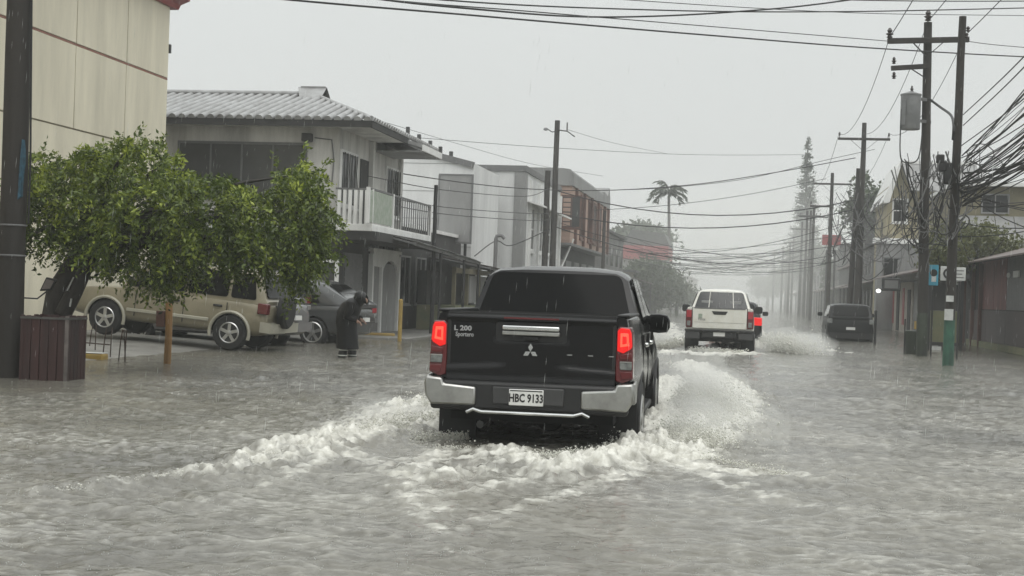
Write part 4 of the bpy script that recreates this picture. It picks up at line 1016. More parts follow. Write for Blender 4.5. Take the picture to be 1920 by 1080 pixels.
# pair on the right
bA = gp(1777, 686); dA = depth_of(bA); tA = at(1805, 31, dA)
pa = pole('A', 'slim pole with green painted foot and paper notices on the right', (bA.x, bA.y, 0), tA, .125, .085)
s_ = .95/tA.z
gpn = bA.lerp(tA, s_); MB().tube([(bA.x, bA.y, -.2), (gpn.x, gpn.y, 1.08)], [.131, .127], 14).build('painted_foot', M['green_paint'], pa, world=True, smooth=50)
for (u, v, w, h) in ((1779, 590, .20, .26), (1781, 560, .17, .14)):
    q = at(u, v, dA-.14); MB().box((q.x-w/2, q.y-.01, q.z-h/2), (q.x+w/2, q.y+.005, q.z+h/2)).build('notice', M['sign_white'], pa, world=True)
for u, v in ((1812, 72), (1815, 60)):
    q = at(u, v, dA-.05); MB().lathe([(.02, 0), (.05, .03), (.03, .06), (.05, .09), (.02, .13)], 10, 'Z', q).build('insulator', M['ceramic'], pa, world=True, smooth=40)
bB = gp(1728, 668); dB = depth_of(bB); tB = at(1740, 42, dB)
pb_ = pole('B', 'tall pole with grey transformer and double crossarm on the right', (bB.x, bB.y, 0), tB, .15, .11)
def arm_px(t, u0, v0, u1, v1, d, name='crossarm', w=.11):
    a, b = at(u0, v0, d), at(u1, v1, d); return MB().bar(a, b, .10, w).build(name, M['wood_pole'], t, world=True, bevel=.01)
ar = arm_px(pb_, 1664, 77, 1817, 74, dB-.2, w=.15)
ar2 = arm_px(pb_, 1671, 128, 1741, 124, dB-.2, w=.13)
for (u0, v0, u1, v1) in ((1712, 80, 1736, 105), (1768, 80, 1745, 100), (1710, 130, 1735, 146)):
    MB().bar(at(u0, v0, dB-.28), at(u1, v1, dB-.16), .05, .015).build('brace', M['iron'], pb_, world=True)
for (u, v, k) in ((1668, 72, 1.5), (1740, 40, 1.6), (1676, 120, 1.0), (1676, 148, 1.0), (1806, 70, 1.2)):
    q = at(u, v, dB-.2)
    MB().lathe([(.02*k, 0), (.06*k, .02*k), (.03*k, .05*k), (.075*k, .08*k), (.03*k, .11*k), (.05*k, .14*k), (.02*k, .19*k)], 10, 'Z', q).build('insulator', M['ceramic'], pb_, world=True, smooth=40)
q0, q1 = at(1706, 243, dB-.25), at(1706, 176, dB-.25)
tr = MB().lathe([(.01, 0), (.255, 0), (.27, .03), (.27, q1.z-q0.z-.06), (.285, q1.z-q0.z-.05), (.285, q1.z-q0.z-.01), (.24, q1.z-q0.z), (.05, q1.z-q0.z+.07), (.01, q1.z-q0.z+.08)], 22, 'Z', (q0.x, q0.y, q0.z)).build('transformer', M['transformer_grey'], pb_, world=True, smooth=35)
sub(MB().lathe([(.03, 0), (.05, .03), (.03, .06), (.05, .09), (.03, .12), (.02, .18)], 10, 'Z', (q1.x+.05, q1.y, q1.z+.04)), 'bushing', M['ceramic'], tr, pb_, smooth=40)
for z in (.25, .85): sub(MB().bar((q0.x+.2, q0.y, q0.z+z), (bB.x+.02, bB.y, q0.z+z), .06, .08), 'hanger', M['grey_trim'], tr, pb_)
for k in range(5): sub(MB().bar((q0.x-.25+.02*k, q0.y-.275+.01*abs(k-2), q0.z+.1), (q0.x-.25+.02*k, q0.y-.275+.01*abs(k-2), q0.z+.8), .012, .03), 'fin', M['transformer_grey'], tr, pb_)
fB = bB.lerp(tB, .13); MB().tube([(bB.x, bB.y, -.2), (fB.x, fB.y, fB.z)], [.158, .152], 14).build('painted_foot', M['dark_moss'], pb_, world=True, smooth=50)
# poles going away down the right side
XR = 4.85; RY_ = [68.8, 94.3, 121, 148, 175, 203]
for i, (y, zt) in enumerate(zip(RY_, (9.6, 9.5, 9.0, 9.3, 9.0, 9.0))):
    pole('R%d' % i, ('dark pole with wide crossarm beyond the black off-roader' if i == 0 else 'hazy pole with two crossarms second beyond the black off-roader' if i == 1 else ['', '', 'third pole beyond the black off-roader', 'fourth pole beyond the black off-roader', 'fifth pole beyond the black off-roader', 'farthest pole with a crossarm on the right'][i]),
         (XR, y, 0), (XR+random.uniform(.0, .12), y, zt), .19 if i == 0 else .14, .10, 'far_pole', arms=((zt-.75, -1.15, 1.15, True),) if i != 1 else ((zt-.7, -1.2, 1.2, True), (zt-2.1, -1.3, .1, False)), n=8)
pole('R0b', 'second dark shaft standing against the pole beyond the black off-roader', (XR-.33, 69.6, 0), (XR-.1, 69.6, 7.6), .14, .10, 'far_pole', n=8)
for i, (u, v, Y) in enumerate(((1513, 395, 138), (1520, 395, 141), (1481, 455, 165), (1468, 462, 190), (1452, 470, 215))):
    q = onY(u, v, Y); pole('S%d' % i, ['left one of two thin far poles under the tall pine', 'right one of two thin far poles under the tall pine', 'faint bare pole left of the tall pine', 'fainter bare pole farther left of the tall pine', 'faintest bare pole near the street end'][i], (q.x, Y, 0), (q.x+.05, Y, q.z), .14, .10, 'far_pole', n=6, arms=((q.z-.5, -.9, .9, False),) if i < 2 else ())
# left side
q = onX(1045, 226, -9.0); pole('L1', 'dark street pole with lamp bracket behind the black pickup', (-9.0, q.y, 0), q, .16, .12, 'far_pole', n=10)
tl1 = thing('street_lamp', 'small lamp on a curved bracket at the top of the dark left pole', 'street lamp', (q.x, q.y, q.z-.5))
MB().tube([q+Vector((0, -.1, -.5)), q+Vector((-.2, -.15, -.55)), q+Vector((-.42, -.15, -.42))], .025, 6).build('bracket', M['iron'], tl1, world=True)
MB().lathe([(.02, .05), (.10, .02), (.12, -.06), (.02, -.10)], 10, 'Z', q+Vector((-.5, -.15, -.40))).build('lamp_head', M['transformer_grey'], tl1, world=True, smooth=40)
MB().tube([q+Vector((.1, -.1, -.45)), q+Vector((.5, -.12, -.5)), q+Vector((.85, -.15, -.75))], .03, 6).build('switch_arm', M['iron'], tl1, world=True)
MB().tube([q+Vector((.48, -.12, -.5)), q+Vector((.48, -.12, -.1))], .03, 6).build('insulator', M['ceramic'], tl1, world=True)
q = onX(1027, 320, -9.35); pole('L1b', 'shorter pole beside the dark street pole on the left', (-9.35, q.y, 0), q, .15, .13, 'far_pole', n=10)
q = onX(1134, 395, -9.0); pole('L2', 'thin dark pole beyond the brick fronted building', (-9.0, q.y, 0), q, .12, .10, 'far_pole', n=8)
q = onX(818, 347, -9.5); pole('L3', 'slim iron pole before the blank billboard', (-9.5, q.y, 0), q, .07, .06, 'iron', n=8, group=None)
q = onX(930, 441, -9.4)
hk = thing('pipe_mast', 'bent grey conduit mast beside the awnings', 'mast', (-9.4, q.y, 0))
MB().tube([(-9.4, q.y, 1.5), (-9.4, q.y, q.z-.15), (-9.38, q.y+.02, q.z-.03), (-9.2, q.y+.05, q.z), (-9.08, q.y+.06, q.z-.12)], .07, 8).build('pipe', M['grey_trim'], hk, world=True, smooth=50)
MB().tube([(-9.4, q.y, -.1), (-9.4, q.y, 1.5)], .085, 8).build('foot', M['iron'], hk, world=True)

# ------------------------------------------------------------------ shops and houses on the right
def shed():
    X = 8.3
    t = thing('roadside_shed', 'dark red and grey sheet metal shop on the right edge', 'shop', (X+2, 50, 0))
    MB().box((X+.05, 42, -.2), (X+7, 60, 3.1)).build('wall', M['dark_wall'], t, world=True)
    yy = [onX(u, 560, X).y for u in (1925, 1888, 1864, 1840)]
    for i in range(3): MB().box((X-.02, yy[i]+.03, 1.35), (X+.04, yy[i+1]-.03, 3.05)).build('panel', M['red_panel'] if i else M['grey_trim'], t, world=True)
    y0, y1 = onX(1985, 620, X).y, onX(1818, 620, X).y
    n = 4
    for i in range(n): MB().box((X-.05, y0+(y1-y0)*i/n+.015, .22), (X+.045, y0+(y1-y0)*(i+1)/n-.015, 1.32)).build('panel', M['grey_panel'], t, world=True)
    MB().box((X-.12, y0, 0), (X+.04, y1, .21)).build('plinth', M['moss_wall'], t, world=True)
    for u in (1838, 1824, 1808, 1799): y = onX(u, 560, X-.1).y; MB().box((X-.16, y-.08, 0), (X-.04, y+.08, 3.0)).build('post', M['brown_wood'], t, world=True)
    for i in range(9):
        y = 42+i*2; MB().add([(X-.9, y, 2.95), (X-.9, y+1.97, 2.95), (X+4, y+1.97, 4.35), (X+4, y, 4.35), (X-.9, y, 2.90), (X-.9, y+1.97, 2.90), (X+4, y+1.97, 4.28), (X+4, y, 4.28)], [(0,1,2,3),(4,7,6,5),(0,4,5,1),(1,5,6,2),(2,6,7,3),(3,7,4,0)]).build('roof_sheet', M['rust_roof'], t, world=True)
    q = onX(1891, 518, X-.1); l = MB().lathe([(.02, .12), (.05, .08), (.06, 0), (.02, -.06)], 10, 'Z', q).build('bulb', M['sign_white'], t, world=True, smooth=50)
    q = onX(1906, 514, X-.06); MB().box((X-.10, q.y-.55, q.z-.10), (X-.05, q.y+.4, q.z+.10)).build('sign_board', M['sign_white'], t, world=True)
shed()
def beige_building():
    Y = 63.0; x0 = onY(1795, 380, Y).x; z1 = onY(1860, 350, Y).z; zm = onY(1860, 405, Y).z; zl = onY(1860, 462, Y).z
    t = thing('beige_building', 'beige upper storey with grey tin skirt behind the red shop', 'building', (x0+4, Y+3, 0))
    MB().box((x0, Y, -.2), (x0+9, Y+9, z1)).build('wall', M['olive_wall'], t, world=True)
    MB().box((x0-.25, Y-.4, z1), (x0+9, Y+9.3, z1+.14)).build('roof_edge', M['white_trim'], t, world=True)
    for i in range(12): MB().add([(x0+i*.75, Y-.03, zm), (x0+i*.75+.72, Y-.03, zm), (x0+i*.75+.72, Y-1.3, zl), (x0+i*.75, Y-1.3, zl), (x0+i*.75, Y-.03, zm-.06), (x0+i*.75+.72, Y-.03, zm-.06), (x0+i*.75+.72, Y-1.3, zl-.06), (x0+i*.75, Y-1.3, zl-.06)], [(0,1,2,3),(4,7,6,5),(0,4,5,1),(1,5,6,2),(2,6,7,3),(3,7,4,0)]).build('skirt_sheet', M['grey_wall'], t, world=True)
    for k in range(3): window(t, 'Y', Y, x0+1.0+k*2.2, x0+2.0+k*2.2, zm+.15, z1-.35, -1, 'grey_wall', 'pane', 2, 1, .06, sill=False)
beige_building()
def gable_house():
    Y = 86.0; x0, x1 = onY(1655, 400, Y).x, onY(1720, 400, Y).x; ze = onY(1690, 352, Y).z; zp = onY(1668, 303, Y).z
    t = thing('gable_house', 'narrow yellow house with white gable above the tangled cables', 'house', ((x0+x1)/2, Y+3, 0))
    MB().box((x0+.25, Y, -.2), (x1+3, Y+8, ze)).build('wall', M['yellow_wall'], t, world=True)
    xm = x0+.9
    MB().prism([(x0-.1, ze-.9), (x0+.3, ze-.9), (xm, zp-.15), (x1+3, zp-.15), (x1+3, zp), (xm-.05, zp)], Y-.6, Y+8.2, 'Y').build('roof_edge', M['white_trim'], t, world=True)
    MB().add([(xm, Y-.5, zp+.02), (x1+3, Y-.5, zp+.02), (x1+3.4, Y-1.2, ze-.2), (xm+.5, Y-1.2, ze-.2), (xm, Y-.5, zp-.04), (x1+3, Y-.5, zp-.04), (x1+3.4, Y-1.2, ze-.26), (xm+.5, Y-1.2, ze-.26)], [(0,1,2,3),(4,7,6,5),(0,4,5,1),(1,5,6,2),(2,6,7,3),(3,7,4,0)]).build('roof_slope', M['roof_metal'], t, world=True)
    MB().prism([(x0+.25, ze), (x0+.25, ze-.2), (x1+3, ze-.2), (x1+3, zp-.16), (xm+.1, zp-.16)], Y+.004, Y+7.9, 'Y').build('gable', M['yellow_wall'], t, world=True)
    for k, z in enumerate((ze-1.9, ze-4.3)): window(t, 'Y', Y, x0+.6, x0+1.3, z, z+1.2, -1, 'white_trim', 'pane', 1, 2, .09)
    MB().box((x0-.5, Y-1.0, ze-3.2), (x1+3, Y, ze-2.9)).build('ledge', M['white_trim'], t, world=True)
    MB().box((x0-.3, Y-.9, 0), (x1+3, Y-.01, ze-3.2)).build('lower_block', M['grey_wall'], t, world=True)
    window(t, 'Y', Y-.9, x0+.1, x0+1.1, 2.9, 4.0, -1, 'grey_trim', 'pane', 2, 1, .07)
gable_house()
def corner_shop():
    X = 8.0
    t = thing('corner_shop', 'pale shop front with red stripes beside the dark hanging sign', 'shop', (X+2, 72, 0))
    MB().box((X, 61, -.2), (X+5, 84, 3.9)).build('wall', M['grey_wall'], t, world=True)
    a, b = onX(1712, 600, X).y, onX(1660, 600, X).y
    MB().box((X-.06, a, 0), (X+.01, b, 2.6)).build('front', M['beige_front'], t, world=True)
    for f in (.25, .62): y = a+(b-a)*f; MB().box((X-.09, y, .4), (X-.05, y+.9, 2.3)).build('stripe', M['red_sign'], t, world=True)
    for f in (.05, .42, .8): y = a+(b-a)*f; MB().box((X-.10, y, .05), (X-.04, y+1.3, 2.2)).build('door', M['dark_wall'], t, world=True)
    for i in range(7): y = 61+i*3.3; MB().add([(X, y, 3.2), (X, y+3.2, 3.2), (X-1.6, y+3.2, 2.75), (X-1.6, y, 2.75), (X, y, 3.14), (X, y+3.2, 3.14), (X-1.6, y+3.2, 2.69), (X-1.6, y, 2.69)], [(0,1,2,3),(4,7,6,5),(0,4,5,1),(1,5,6,2),(2,6,7,3),(3,7,4,0)]).build('awning_sheet', M['rust_roof'], t, world=True)
    for y in (62, 66, 70): window(t, 'X', X, y, y+1.8, .9, 2.3, -1, 'grey_trim', 'pane', 2, 1, .07)
corner_shop()
def hanging_sign():
    Y = 60.0; x0, x1, z0, z1 = rY(1653, 545, 1689, 522, Y)
    t = thing('hanging_sign', 'dark framed box sign hanging over the right pavement', 'sign', (x1, Y, 0))
    MB().box((x0, Y-.08, z0), (x1, Y+.08, z1)).build('box', M['iron'], t, world=True, bevel=.03)
    MB().box((x0+.10, Y-.10, z0+.1), (x1-.10, Y-.078, z1-.09)).build('face', M['far_grey'], t, world=True)
    MB().bar((x1, Y, z1-.1), (8.0, Y+1.5, z1-.1), .05).build('bracket', M['iron'], t, world=True)
    q = onY(1647, 546, Y-.2)
    l = thing('shop_lamp', 'lit white lamp under the dark hanging sign', 'lamp', q)
    MB().lathe([(.01, -.05), (.07, -.03), (.09, .02), (.03, .08)], 12, 'Z', q).build('bulb', M['lamp_white'], l, world=True, smooth=60)
    MB().bar(q+Vector((0, 0, .06)), Vector((x0+.05, Y, z0+.06)), .03).build('bracket', M['iron'], l, world=True)
hanging_sign()
def kiosk():
    t = thing('street_kiosk', 'olive kiosk with dark roof behind the pair of poles', 'kiosk', (6.9, 49, 0))
    x0, x1, z0, z1 = rY(1744, 640, 1772, 545, 49.0); xe = onY(1801, 600, 49.0).x
    MB().box((x0, 49, .25), (xe, 51, 1.25)).build('counter', M['moss_wall'], t, world=True)
    MB().box((x0, 49.1, 1.26), (xe, 51, 2.1)).build('cabin', M['dark_wall'], t, world=True)
    MB().box((x0-.3, 48.6, 2.3), (xe+.2, 51.2, 2.42)).build('roof', M['iron'], t, world=True)
    for u in (1741, 1802): q = onY(u, 600, 48.9); MB().box((q.x-.05, 48.85, -.1), (q.x+.05, 48.95, 2.6)).build('post', M['iron'], t, world=True)
    MB().box((x0, 48.9, .15), (xe, 49.0, .25)).build('shelf', M['iron'], t, world=True)
    x0, x1, z0, z1 = rY(1746, 666, 1765, 650, 48.4); MB().box((x0, 48.4, z0), (x1, 48.44, z1)).build('low_board', M['sign_white'], t, world=True)
kiosk()
def small_sign(label, u0, v0, u1, v1, Y, m, ink, symbol, postz):
    x0, x1, z0, z1 = rY(u0, v1, u1, v0, Y); t = thing('street_sign', label, 'sign', ((x0+x1)/2, Y, 0))
    f = MB().box((x0, Y-.02, z0), (x1, Y+.02, z1)).build('plate', m, t, world=True, bevel=.012)
    if symbol == 'C':
        c = ((x0+x1)/2+.03, (z0+z1)/2); R = (z1-z0)*.32
        sub(MB().tube([(c[0]+R*math.cos(a), Y-.03, c[1]+R*math.sin(a)) for a in np.linspace(.8, 2*math.pi-.8, 14)], .035, 6), 'letter', M['ink'], f, t)
    elif symbol == 'bus':
        sub(MB().lathe([(.001, -.012), (.10, -.012), (.10, .0), (.001, .0)], 16, 'Y', ((x0+x1)/2, Y-.022, z1-.22)), 'symbol', M['ink'], f, t)
        sub(MB().box((x0+.07, Y-.03, z0+.1), (x1-.06, Y-.021, z0+.30)), 'symbol', M['sign_white'], f, t)
    else:
        for k in range(4): sub(MB().box((x0+.05, Y-.026, z1-.1-k*.09), (x1-.05-.04*(k % 2), Y-.021, z1-.07-k*.09)), 'text_line', M['far_grey'], f, t)
    MB().tube([((x0+x1)/2, Y+.05, postz), ((x0+x1)/2, Y+.05, z1)], .025, 6).build('post', M['iron'], t, world=True)
small_sign('blue sign with a dark disc fixed beside the transformer pole', 1741, 497, 1760, 535, 42.4, M['blue_sign'], None, 'bus', -.1)
small_sign('white sign with a black letter C between the pair of poles', 1763, 500, 1791, 526, 47.5, M['sign_white'], None, 'C', -.1)
small_sign('white notice board right of the slim pole', 1788, 502, 1811, 526, 40.5, M['sign_white'], None, 'lines', -.1)
def bin_green():
    q = gp(1712, 664); t = thing('litter_bin', 'dark green litter bin at the foot of the transformer pole', 'bin', (q.x, q.y, 0))
    MB().lathe([(.18, -.1), (.22, .0), (.24, .6), (.25, .62), (.25, .66), (.2, .68)], 16, 'Z', q).build('barrel', M['dark_moss'], t, world=True, smooth=40)
    MB().tube([(q.x-.25, q.y, -.1), (q.x-.25, q.y, 1.0)], .02, 6).build('post', M['iron'], t, world=True)
    MB().box((q.x-.02, q.y-.26, .72), (q.x+.12, q.y-.2, .95)).build('yellow_tag', M['yellow_paint'], t, world=True)
bin_green()
def bollard_post():
    q = gp(1640, 646); t = thing('sign_post', 'bare iron post standing in the water by the black off-roader', 'post', (q.x, q.y, 0))
    MB().tube([(q.x, q.y, -.2), (q.x, q.y, 1.15)], .045, 8).build('shaft', M['iron'], t, world=True, smooth=50)
    MB().lathe([(.05, 1.13), (.055, 1.16), (.02, 1.20)], 8, 'Z', (q.x, q.y, 0)).build('cap', M['iron'], t, world=True)
bollard_post()
def red_board():
    Y = 112.0; x0, x1, z0, z1 = rY(1541, 468, 1577, 441, Y); t = thing('red_billboard', 'faded red billboard between the hazy poles', 'billboard', ((x0+x1)/2, Y, 0))
    MB().box((x0, Y-.1, z0+.35), (x1, Y+.1, z1)).build('board', M['red_sign'], t, world=True)
    MB().box((x0+.1, Y-.1, z0), (x1-.1, Y+.1, z0+.34)).build('lower_board', M['sign_white'], t, world=True)
    for x in (x0+.4, x1-.4): MB().tube([(x, Y+.15, 0), (x, Y+.15, z1)], .08, 6).build('post', M['iron'], t, world=True)
red_board()
def far_block(label, X, Y0, Y1, h, side, wall, roof, wz=((.8, 2.4),), awn=True, nwin=4, name='shop_house', d=6):
    t = thing(name, label, 'building', (X+side*3, (Y0+Y1)/2, 0)); a, b = sorted((X, X+side*d))
    MB().box((a, Y0, -.2), (b, Y1, h)).build('wall', M[wall], t, world=True)
    MB().box((a-.3, Y0-.3, h), (b+.3, Y1+.2, h+.18)).build('roof', M[roof], t, world=True)
    for z0, z1 in wz:
        for k in range(nwin):
            y = Y0+(Y1-Y0)*(k+.25)/nwin; window(t, 'X', X, y, y+(Y1-Y0)*.5/nwin, z0, z1, -side, 'grey_trim', 'pane', 1, 1, .08, sill=False)
        x = a+.8; 
        window(t, 'Y', Y0, x, x+1.2, z0+.2, z1, -1, 'grey_trim', 'pane', 2, 1, .08, sill=False)
    if awn:
        s = -side
        MB().add([(X, Y0, 3.0), (X, Y1, 3.0), (X+s*1.6, Y1, 2.5), (X+s*1.6, Y0, 2.5), (X, Y0, 2.94), (X, Y1, 2.94), (X+s*1.6, Y1, 2.44), (X+s*1.6, Y0, 2.44)], [(0,1,2,3),(4,7,6,5),(0,4,5,1),(1,5,6,2),(2,6,7,3),(3,7,4,0)]).build('awning', M['rust_roof'], t, world=True)
        for k in range(4): y = Y0+.3+(Y1-Y0-.6)*k/3; MB().tube([(X+s*1.5, y, -.1), (X+s*1.5, y, 2.5)], .06, 6).build('post', M['iron'], t, world=True)
    return t
far_block('grey block below the narrow yellow gable house', 7.9, 96, 108, 5.2, 1, 'far_grey', 'far_dark', ((.8, 2.4), (3.4, 4.6)))
far_block('low dark shop row past the faded red billboard', 7.8, 114, 134, 4.3, 1, 'far_dark', 'rust_roof')
far_block('tall hazy grey block beyond the red billboard', 8.2, 136, 152, 6.6, 1, 'far_grey', 'far_dark', ((.8, 2.4), (3.6, 5.2)))
far_block('pale hazy block under the tall pine', 8.0, 160, 190, 5.2, 1, 'far_light', 'far_grey', ((.8, 2.4), (3.4, 4.6)))
far_block('farthest pale shop row on the right', 7.6, 200, 250, 4.2, 1, 'far_light', 'far_grey', nwin=6)
far_block('grey two storey block beyond the brick fronted building', -10.2, 104, 120, 5.9, -1, 'far_grey', 'far_dark', ((.9, 2.4), (3.6, 5.0)))
far_block('low olive shop with green band past the brick front', -9.6, 123, 136, 3.4, -1, 'olive_wall', 'far_dark', d=4)
far_block('long pale block behind the roadside bush on the left', -10.0, 165, 200, 4.6, -1, 'far_light', 'far_grey', nwin=6)
far_block('farthest pale block on the left', -9.0, 215, 260, 4.5, -1, 'far_light', 'far_grey', nwin=6)
def red_roof():
    Y = 150.0; x0, x1, z0, z1 = rY(1165, 485, 1252, 462, Y); t = thing('red_fronted_shop', 'shop with red fascia and dark roof beside the palm', 'shop', ((x0+x1)/2, Y, 0))
    MB().box((x0, Y, -.2), (x1, Y+8, z0)).build('wall', M['far_light'], t, world=True)
    MB().box((x0-.2, Y-.4, z0), (x1+.1, Y+8, z1)).build('fascia', M['red_sign'], t, world=True)
    MB().prism([(x0-.3, z1), (x1+.2, z1), (x1-.4, z1+1.3), (x0+1.0, z1+1.6)], Y, Y+8, 'Y').build('roof', M['far_dark'], t, world=True)
    for k in range(3): window(t, 'Y', Y, x0+.4+k*1.5, x0+1.4+k*1.5, .5, 2.6, -1, 'grey_trim', 'pane', 1, 1, .08, sill=False)
red_roof()

# ------------------------------------------------------------------ cables
NCAB = [0]
def cable(pts, r, label, group, name='cable', n=5, m='cable', seg=None):
    o = MB().tube(pts, r, n).build(name, M[m], None, smooth=60); tag(o, label, 'cable', group); return o
def sagline(a, b, sag, k=14):
    a, b = Vector(a), Vector(b); return [a.lerp(b, t)-Vector((0, 0, sag*4*t*(1-t))) for t in np.linspace(0, 1, k)]
def pxline(P, k=8):
    """P: (u, v, depth) control points, smooth curve through them"""
    K = np.array([list(at(u, v, d)) for u, v, d in P]); out = []
    m = len(K)
    for i in range(m-1):
        p0, p1, p2, p3 = K[max(i-1, 0)], K[i], K[i+1], K[min(i+2, m-1)]
        for j in range(k):
            t = j/k; out.append(Vector(.5*((2*p1)+(-p0+p2)*t+(2*p0-5*p1+4*p2-p3)*t*t+(-p0+3*p1-3*p2+p3)*t**3)))
    out.append(Vector(K[-1])); return out
# across the top of the picture
GT = 'cables crossing high over the street'
cable(pxline([(46,-70,19.9),(430,-12,21),(900,30,24),(1340,67,29),(1664,92,34),(2050,112,40),(2600,130,50)]), .016, 'thick black cable running lowest across the top of the sky', GT)
cable(pxline([(46,-100,19.9),(640,-10,22),(1000,22,26),(1300,47,33),(1664,77,41.5)]), .011, 'thin cable just above the lowest one across the sky', GT)
cable(pxline([(46,-120,19.9),(620,-15,22),(900,18,23),(1130,32,26),(1380,22,28),(1620,-4,30),(2100,-80,34)]), .016, 'black cable sagging in the middle of the top edge', GT)
cable(pxline([(46,-90,19.9),(760,-6,22),(1200,18,26),(1560,22,30),(1960,14,34),(2500,0,42)]), .013, 'nearly level cable along the top right of the sky', GT)
cable(pxline([(46,-140,20),(700,-40,24),(1180,0,28),(1600,24,33),(1960,30,38),(2500,40,46)]), .008, 'faint thin cable under the level one at the top right', GT)
cable(pxline([(46,-160,20),(900,-40,26),(1500,-3,30),(1960,2,34),(2500,-4,40)]), .012, 'cable grazing the top right edge of the picture', GT)
cable(pxline([(1817,78,40),(1960,92,42),(2500,130,50)]), .010, 'short thin cable leaving the crossarm end to the right', GT)
# lines from the pole pair, over the viewer and on down the road
top = lambda k: PN[k][1]
GL = 'power lines along the right side of the street'
near = Vector((4.9, 8.0, 9.4))
for (u, v, x) in ((1668, 70, -1.15), (1740, 40, .0), (1810, 66, 1.15)):
    a = at(u, v, dB-.2)
    cable(sagline(a, near+Vector((x, 0, .4)), .5), .012, 'power line rising from the crossarm towards the viewer', GL+' near')
    c = Vector((XR+x*.98, RY_[0]-.15, 9.6-.75+.25)); cable(sagline(a, c, .9), .010, 'power line dipping from the transformer pole to the next pole', GL)
for i in range(5):
    for x in (-1.1, 1.1): cable(sagline((XR+x, RY_[i], 9.0), (XR+x, RY_[i+1], 8.6), .7, 8), .010, 'power line between the hazy poles on the right', GL+' far', n=4)
# bundles fanning out to the right edge from the slim pole
GF = 'telephone cables fanning from the slim pole to the right edge'
for k in range(42):
    z0 = random.uniform(3.7, 5.0); a = Vector((PN['A'][0].x+.12+random.uniform(0, .15), bA.y-.1, z0))
    bb = Vector((random.uniform(5.6, 7.4), random.uniform(14, 19), z0+random.uniform(1.4, 4.4)))
    cable(sagline(a, bb, random.uniform(.1, .9), 12), random.choice((.007, .009, .012, .016, .022)), 'black telephone cable fanning from the slim pole to the right edge', GF)
for (u0, v0, u1, v1) in ((1806, 215, 1950, 75), (1806, 235, 1950, 95), (1800, 275, 1950, 160)):
    cable(pxline([(u0, v0, dA), ((u0+u1)/2, (v0+v1)/2+3, 28), (u1, v1, 22)]), .012, 'straight cable climbing steeply from the slim pole to the right edge', 'steep cables at the slim pole')
for k in range(7):
    a = Vector((PN['A'][0].x+.1, bA.y, random.uniform(3.0, 4.4))); bb = Vector((random.uniform(7, 9), random.uniform(24, 40), random.uniform(3.2, 4.8)))
    cable(sagline(a, bb, random.uniform(.3, .8), 10), .012, 'low slack cable from the slim pole over the red shop', 'low cables over the red shop')
# coils and drooping loops tangled about the poles
GC = 'drooping cable loops tangled round the poles'
def loops(c, n, rx, z0, z1, r, label, grp, dy=.4):
    for k in range(n):
        p = Vector(c); a = p+Vector((random.uniform(-rx, rx), random.uniform(-dy, dy), random.uniform(z0, z1)))
        b = p+Vector((random.uniform(-rx, rx), random.uniform(-dy, dy), random.uniform(z0, z1)))
        s = random.uniform(.2, 1.1); pts = []
        for t in np.linspace(0, 1, 12): pts.append(a.lerp(b, t)+Vector((.12*math.sin(t*7+k), .1*math.cos(t*5+k), -s*4*t*(1-t)+.06*math.sin(t*9+k))))
        cable(pts, random.choice((.008, .011, .015, .020)), label, grp, name='cable_loop', n=4, m=random.choice(('cable', 'cable', 'grey_trim', 'far_grey')))
loops((bB.x, bB.y-.2, 0), 54, .9, 3.0, 5.6, .012, 'slack cable loop tangled about the transformer pole', GC)
loops((bA.x, bA.y-.1, 0), 24, .55, 3.3, 5.2, .012, 'slack cable loop wound about the slim pole', GC+' slim')
loops((XR, RY_[0]-.2, 0), 48, 1.6, 3.2, 6.6, .014, 'slack cable loop hanging from the pole beyond the black off-roader', GC+' second')
for (cx, cz, R) in ((bA.x+.55, 4.95, .30), (bA.x+.8, 4.7, .25), (bA.x+.35, 4.6, .22)):
    cable([(cx+R*math.cos(a)*(1+.05*math.sin(5*a)), bA.y-.2+.05*math.sin(3*a), cz+R*.8*math.sin(a)) for a in np.linspace(0, 6.28*2.2, 34)], .012, 'coil of spare cable hung beside the slim pole', 'cable coils', name='cable_coil')
cable(pxline([(1690,205,dB-.3),(1688,290,dB-.4),(1702,305,dB-.4),(1722,296,dB-.4),(1730,240,dB-.3)]), .018, 'looped lead hanging under the grey transformer', None)
cable(pxline([(1742,185,dB-.2),(1762,200,40),(1782,215,37),(1788,235,dA-.1),(1787,262,dA-.12)]), .035, 'bent pipe lead from the transformer to the slim pole', None)
jb = thing('cable_junction_box', 'black cable junction boxes strapped to the slim pole', 'junction box', at(1775, 320, dA-.2))
for (u, v, h) in ((1776, 325, .5), (1763, 298, .2), (1767, 312, .25)):
    q = at(u, v, dA-.2); MB().box((q.x-.09, q.y-.1, q.z-h/2), (q.x+.09, q.y+.1, q.z+h/2)).build('box', M['cable'], jb, world=True, bevel=.03)
# runs of cable hung between the right poles
GR = 'telephone cables strung between the right hand poles'
for k in range(12):
    a = (bB.x+random.uniform(-.3, .3), bB.y, random.uniform(3.6, 5.2)); b = (XR+random.uniform(-.3, .3), RY_[0], random.uniform(4.0, 6.4))
    cable(sagline(a, b, random.uniform(.4, 1.5), 10), .013, 'telephone cable slung from the transformer pole to the next pole', GR, n=4)
for i in range(3):
    for k in range(5): cable(sagline((XR+random.uniform(-.2, .2), RY_[i], random.uniform(4, 6)), (XR+random.uniform(-.2, .2), RY_[i+1], random.uniform(4, 6)), random.uniform(.3, 1), 8), .016, 'telephone cable slung between the distant poles on the right', GR+' far', n=4)
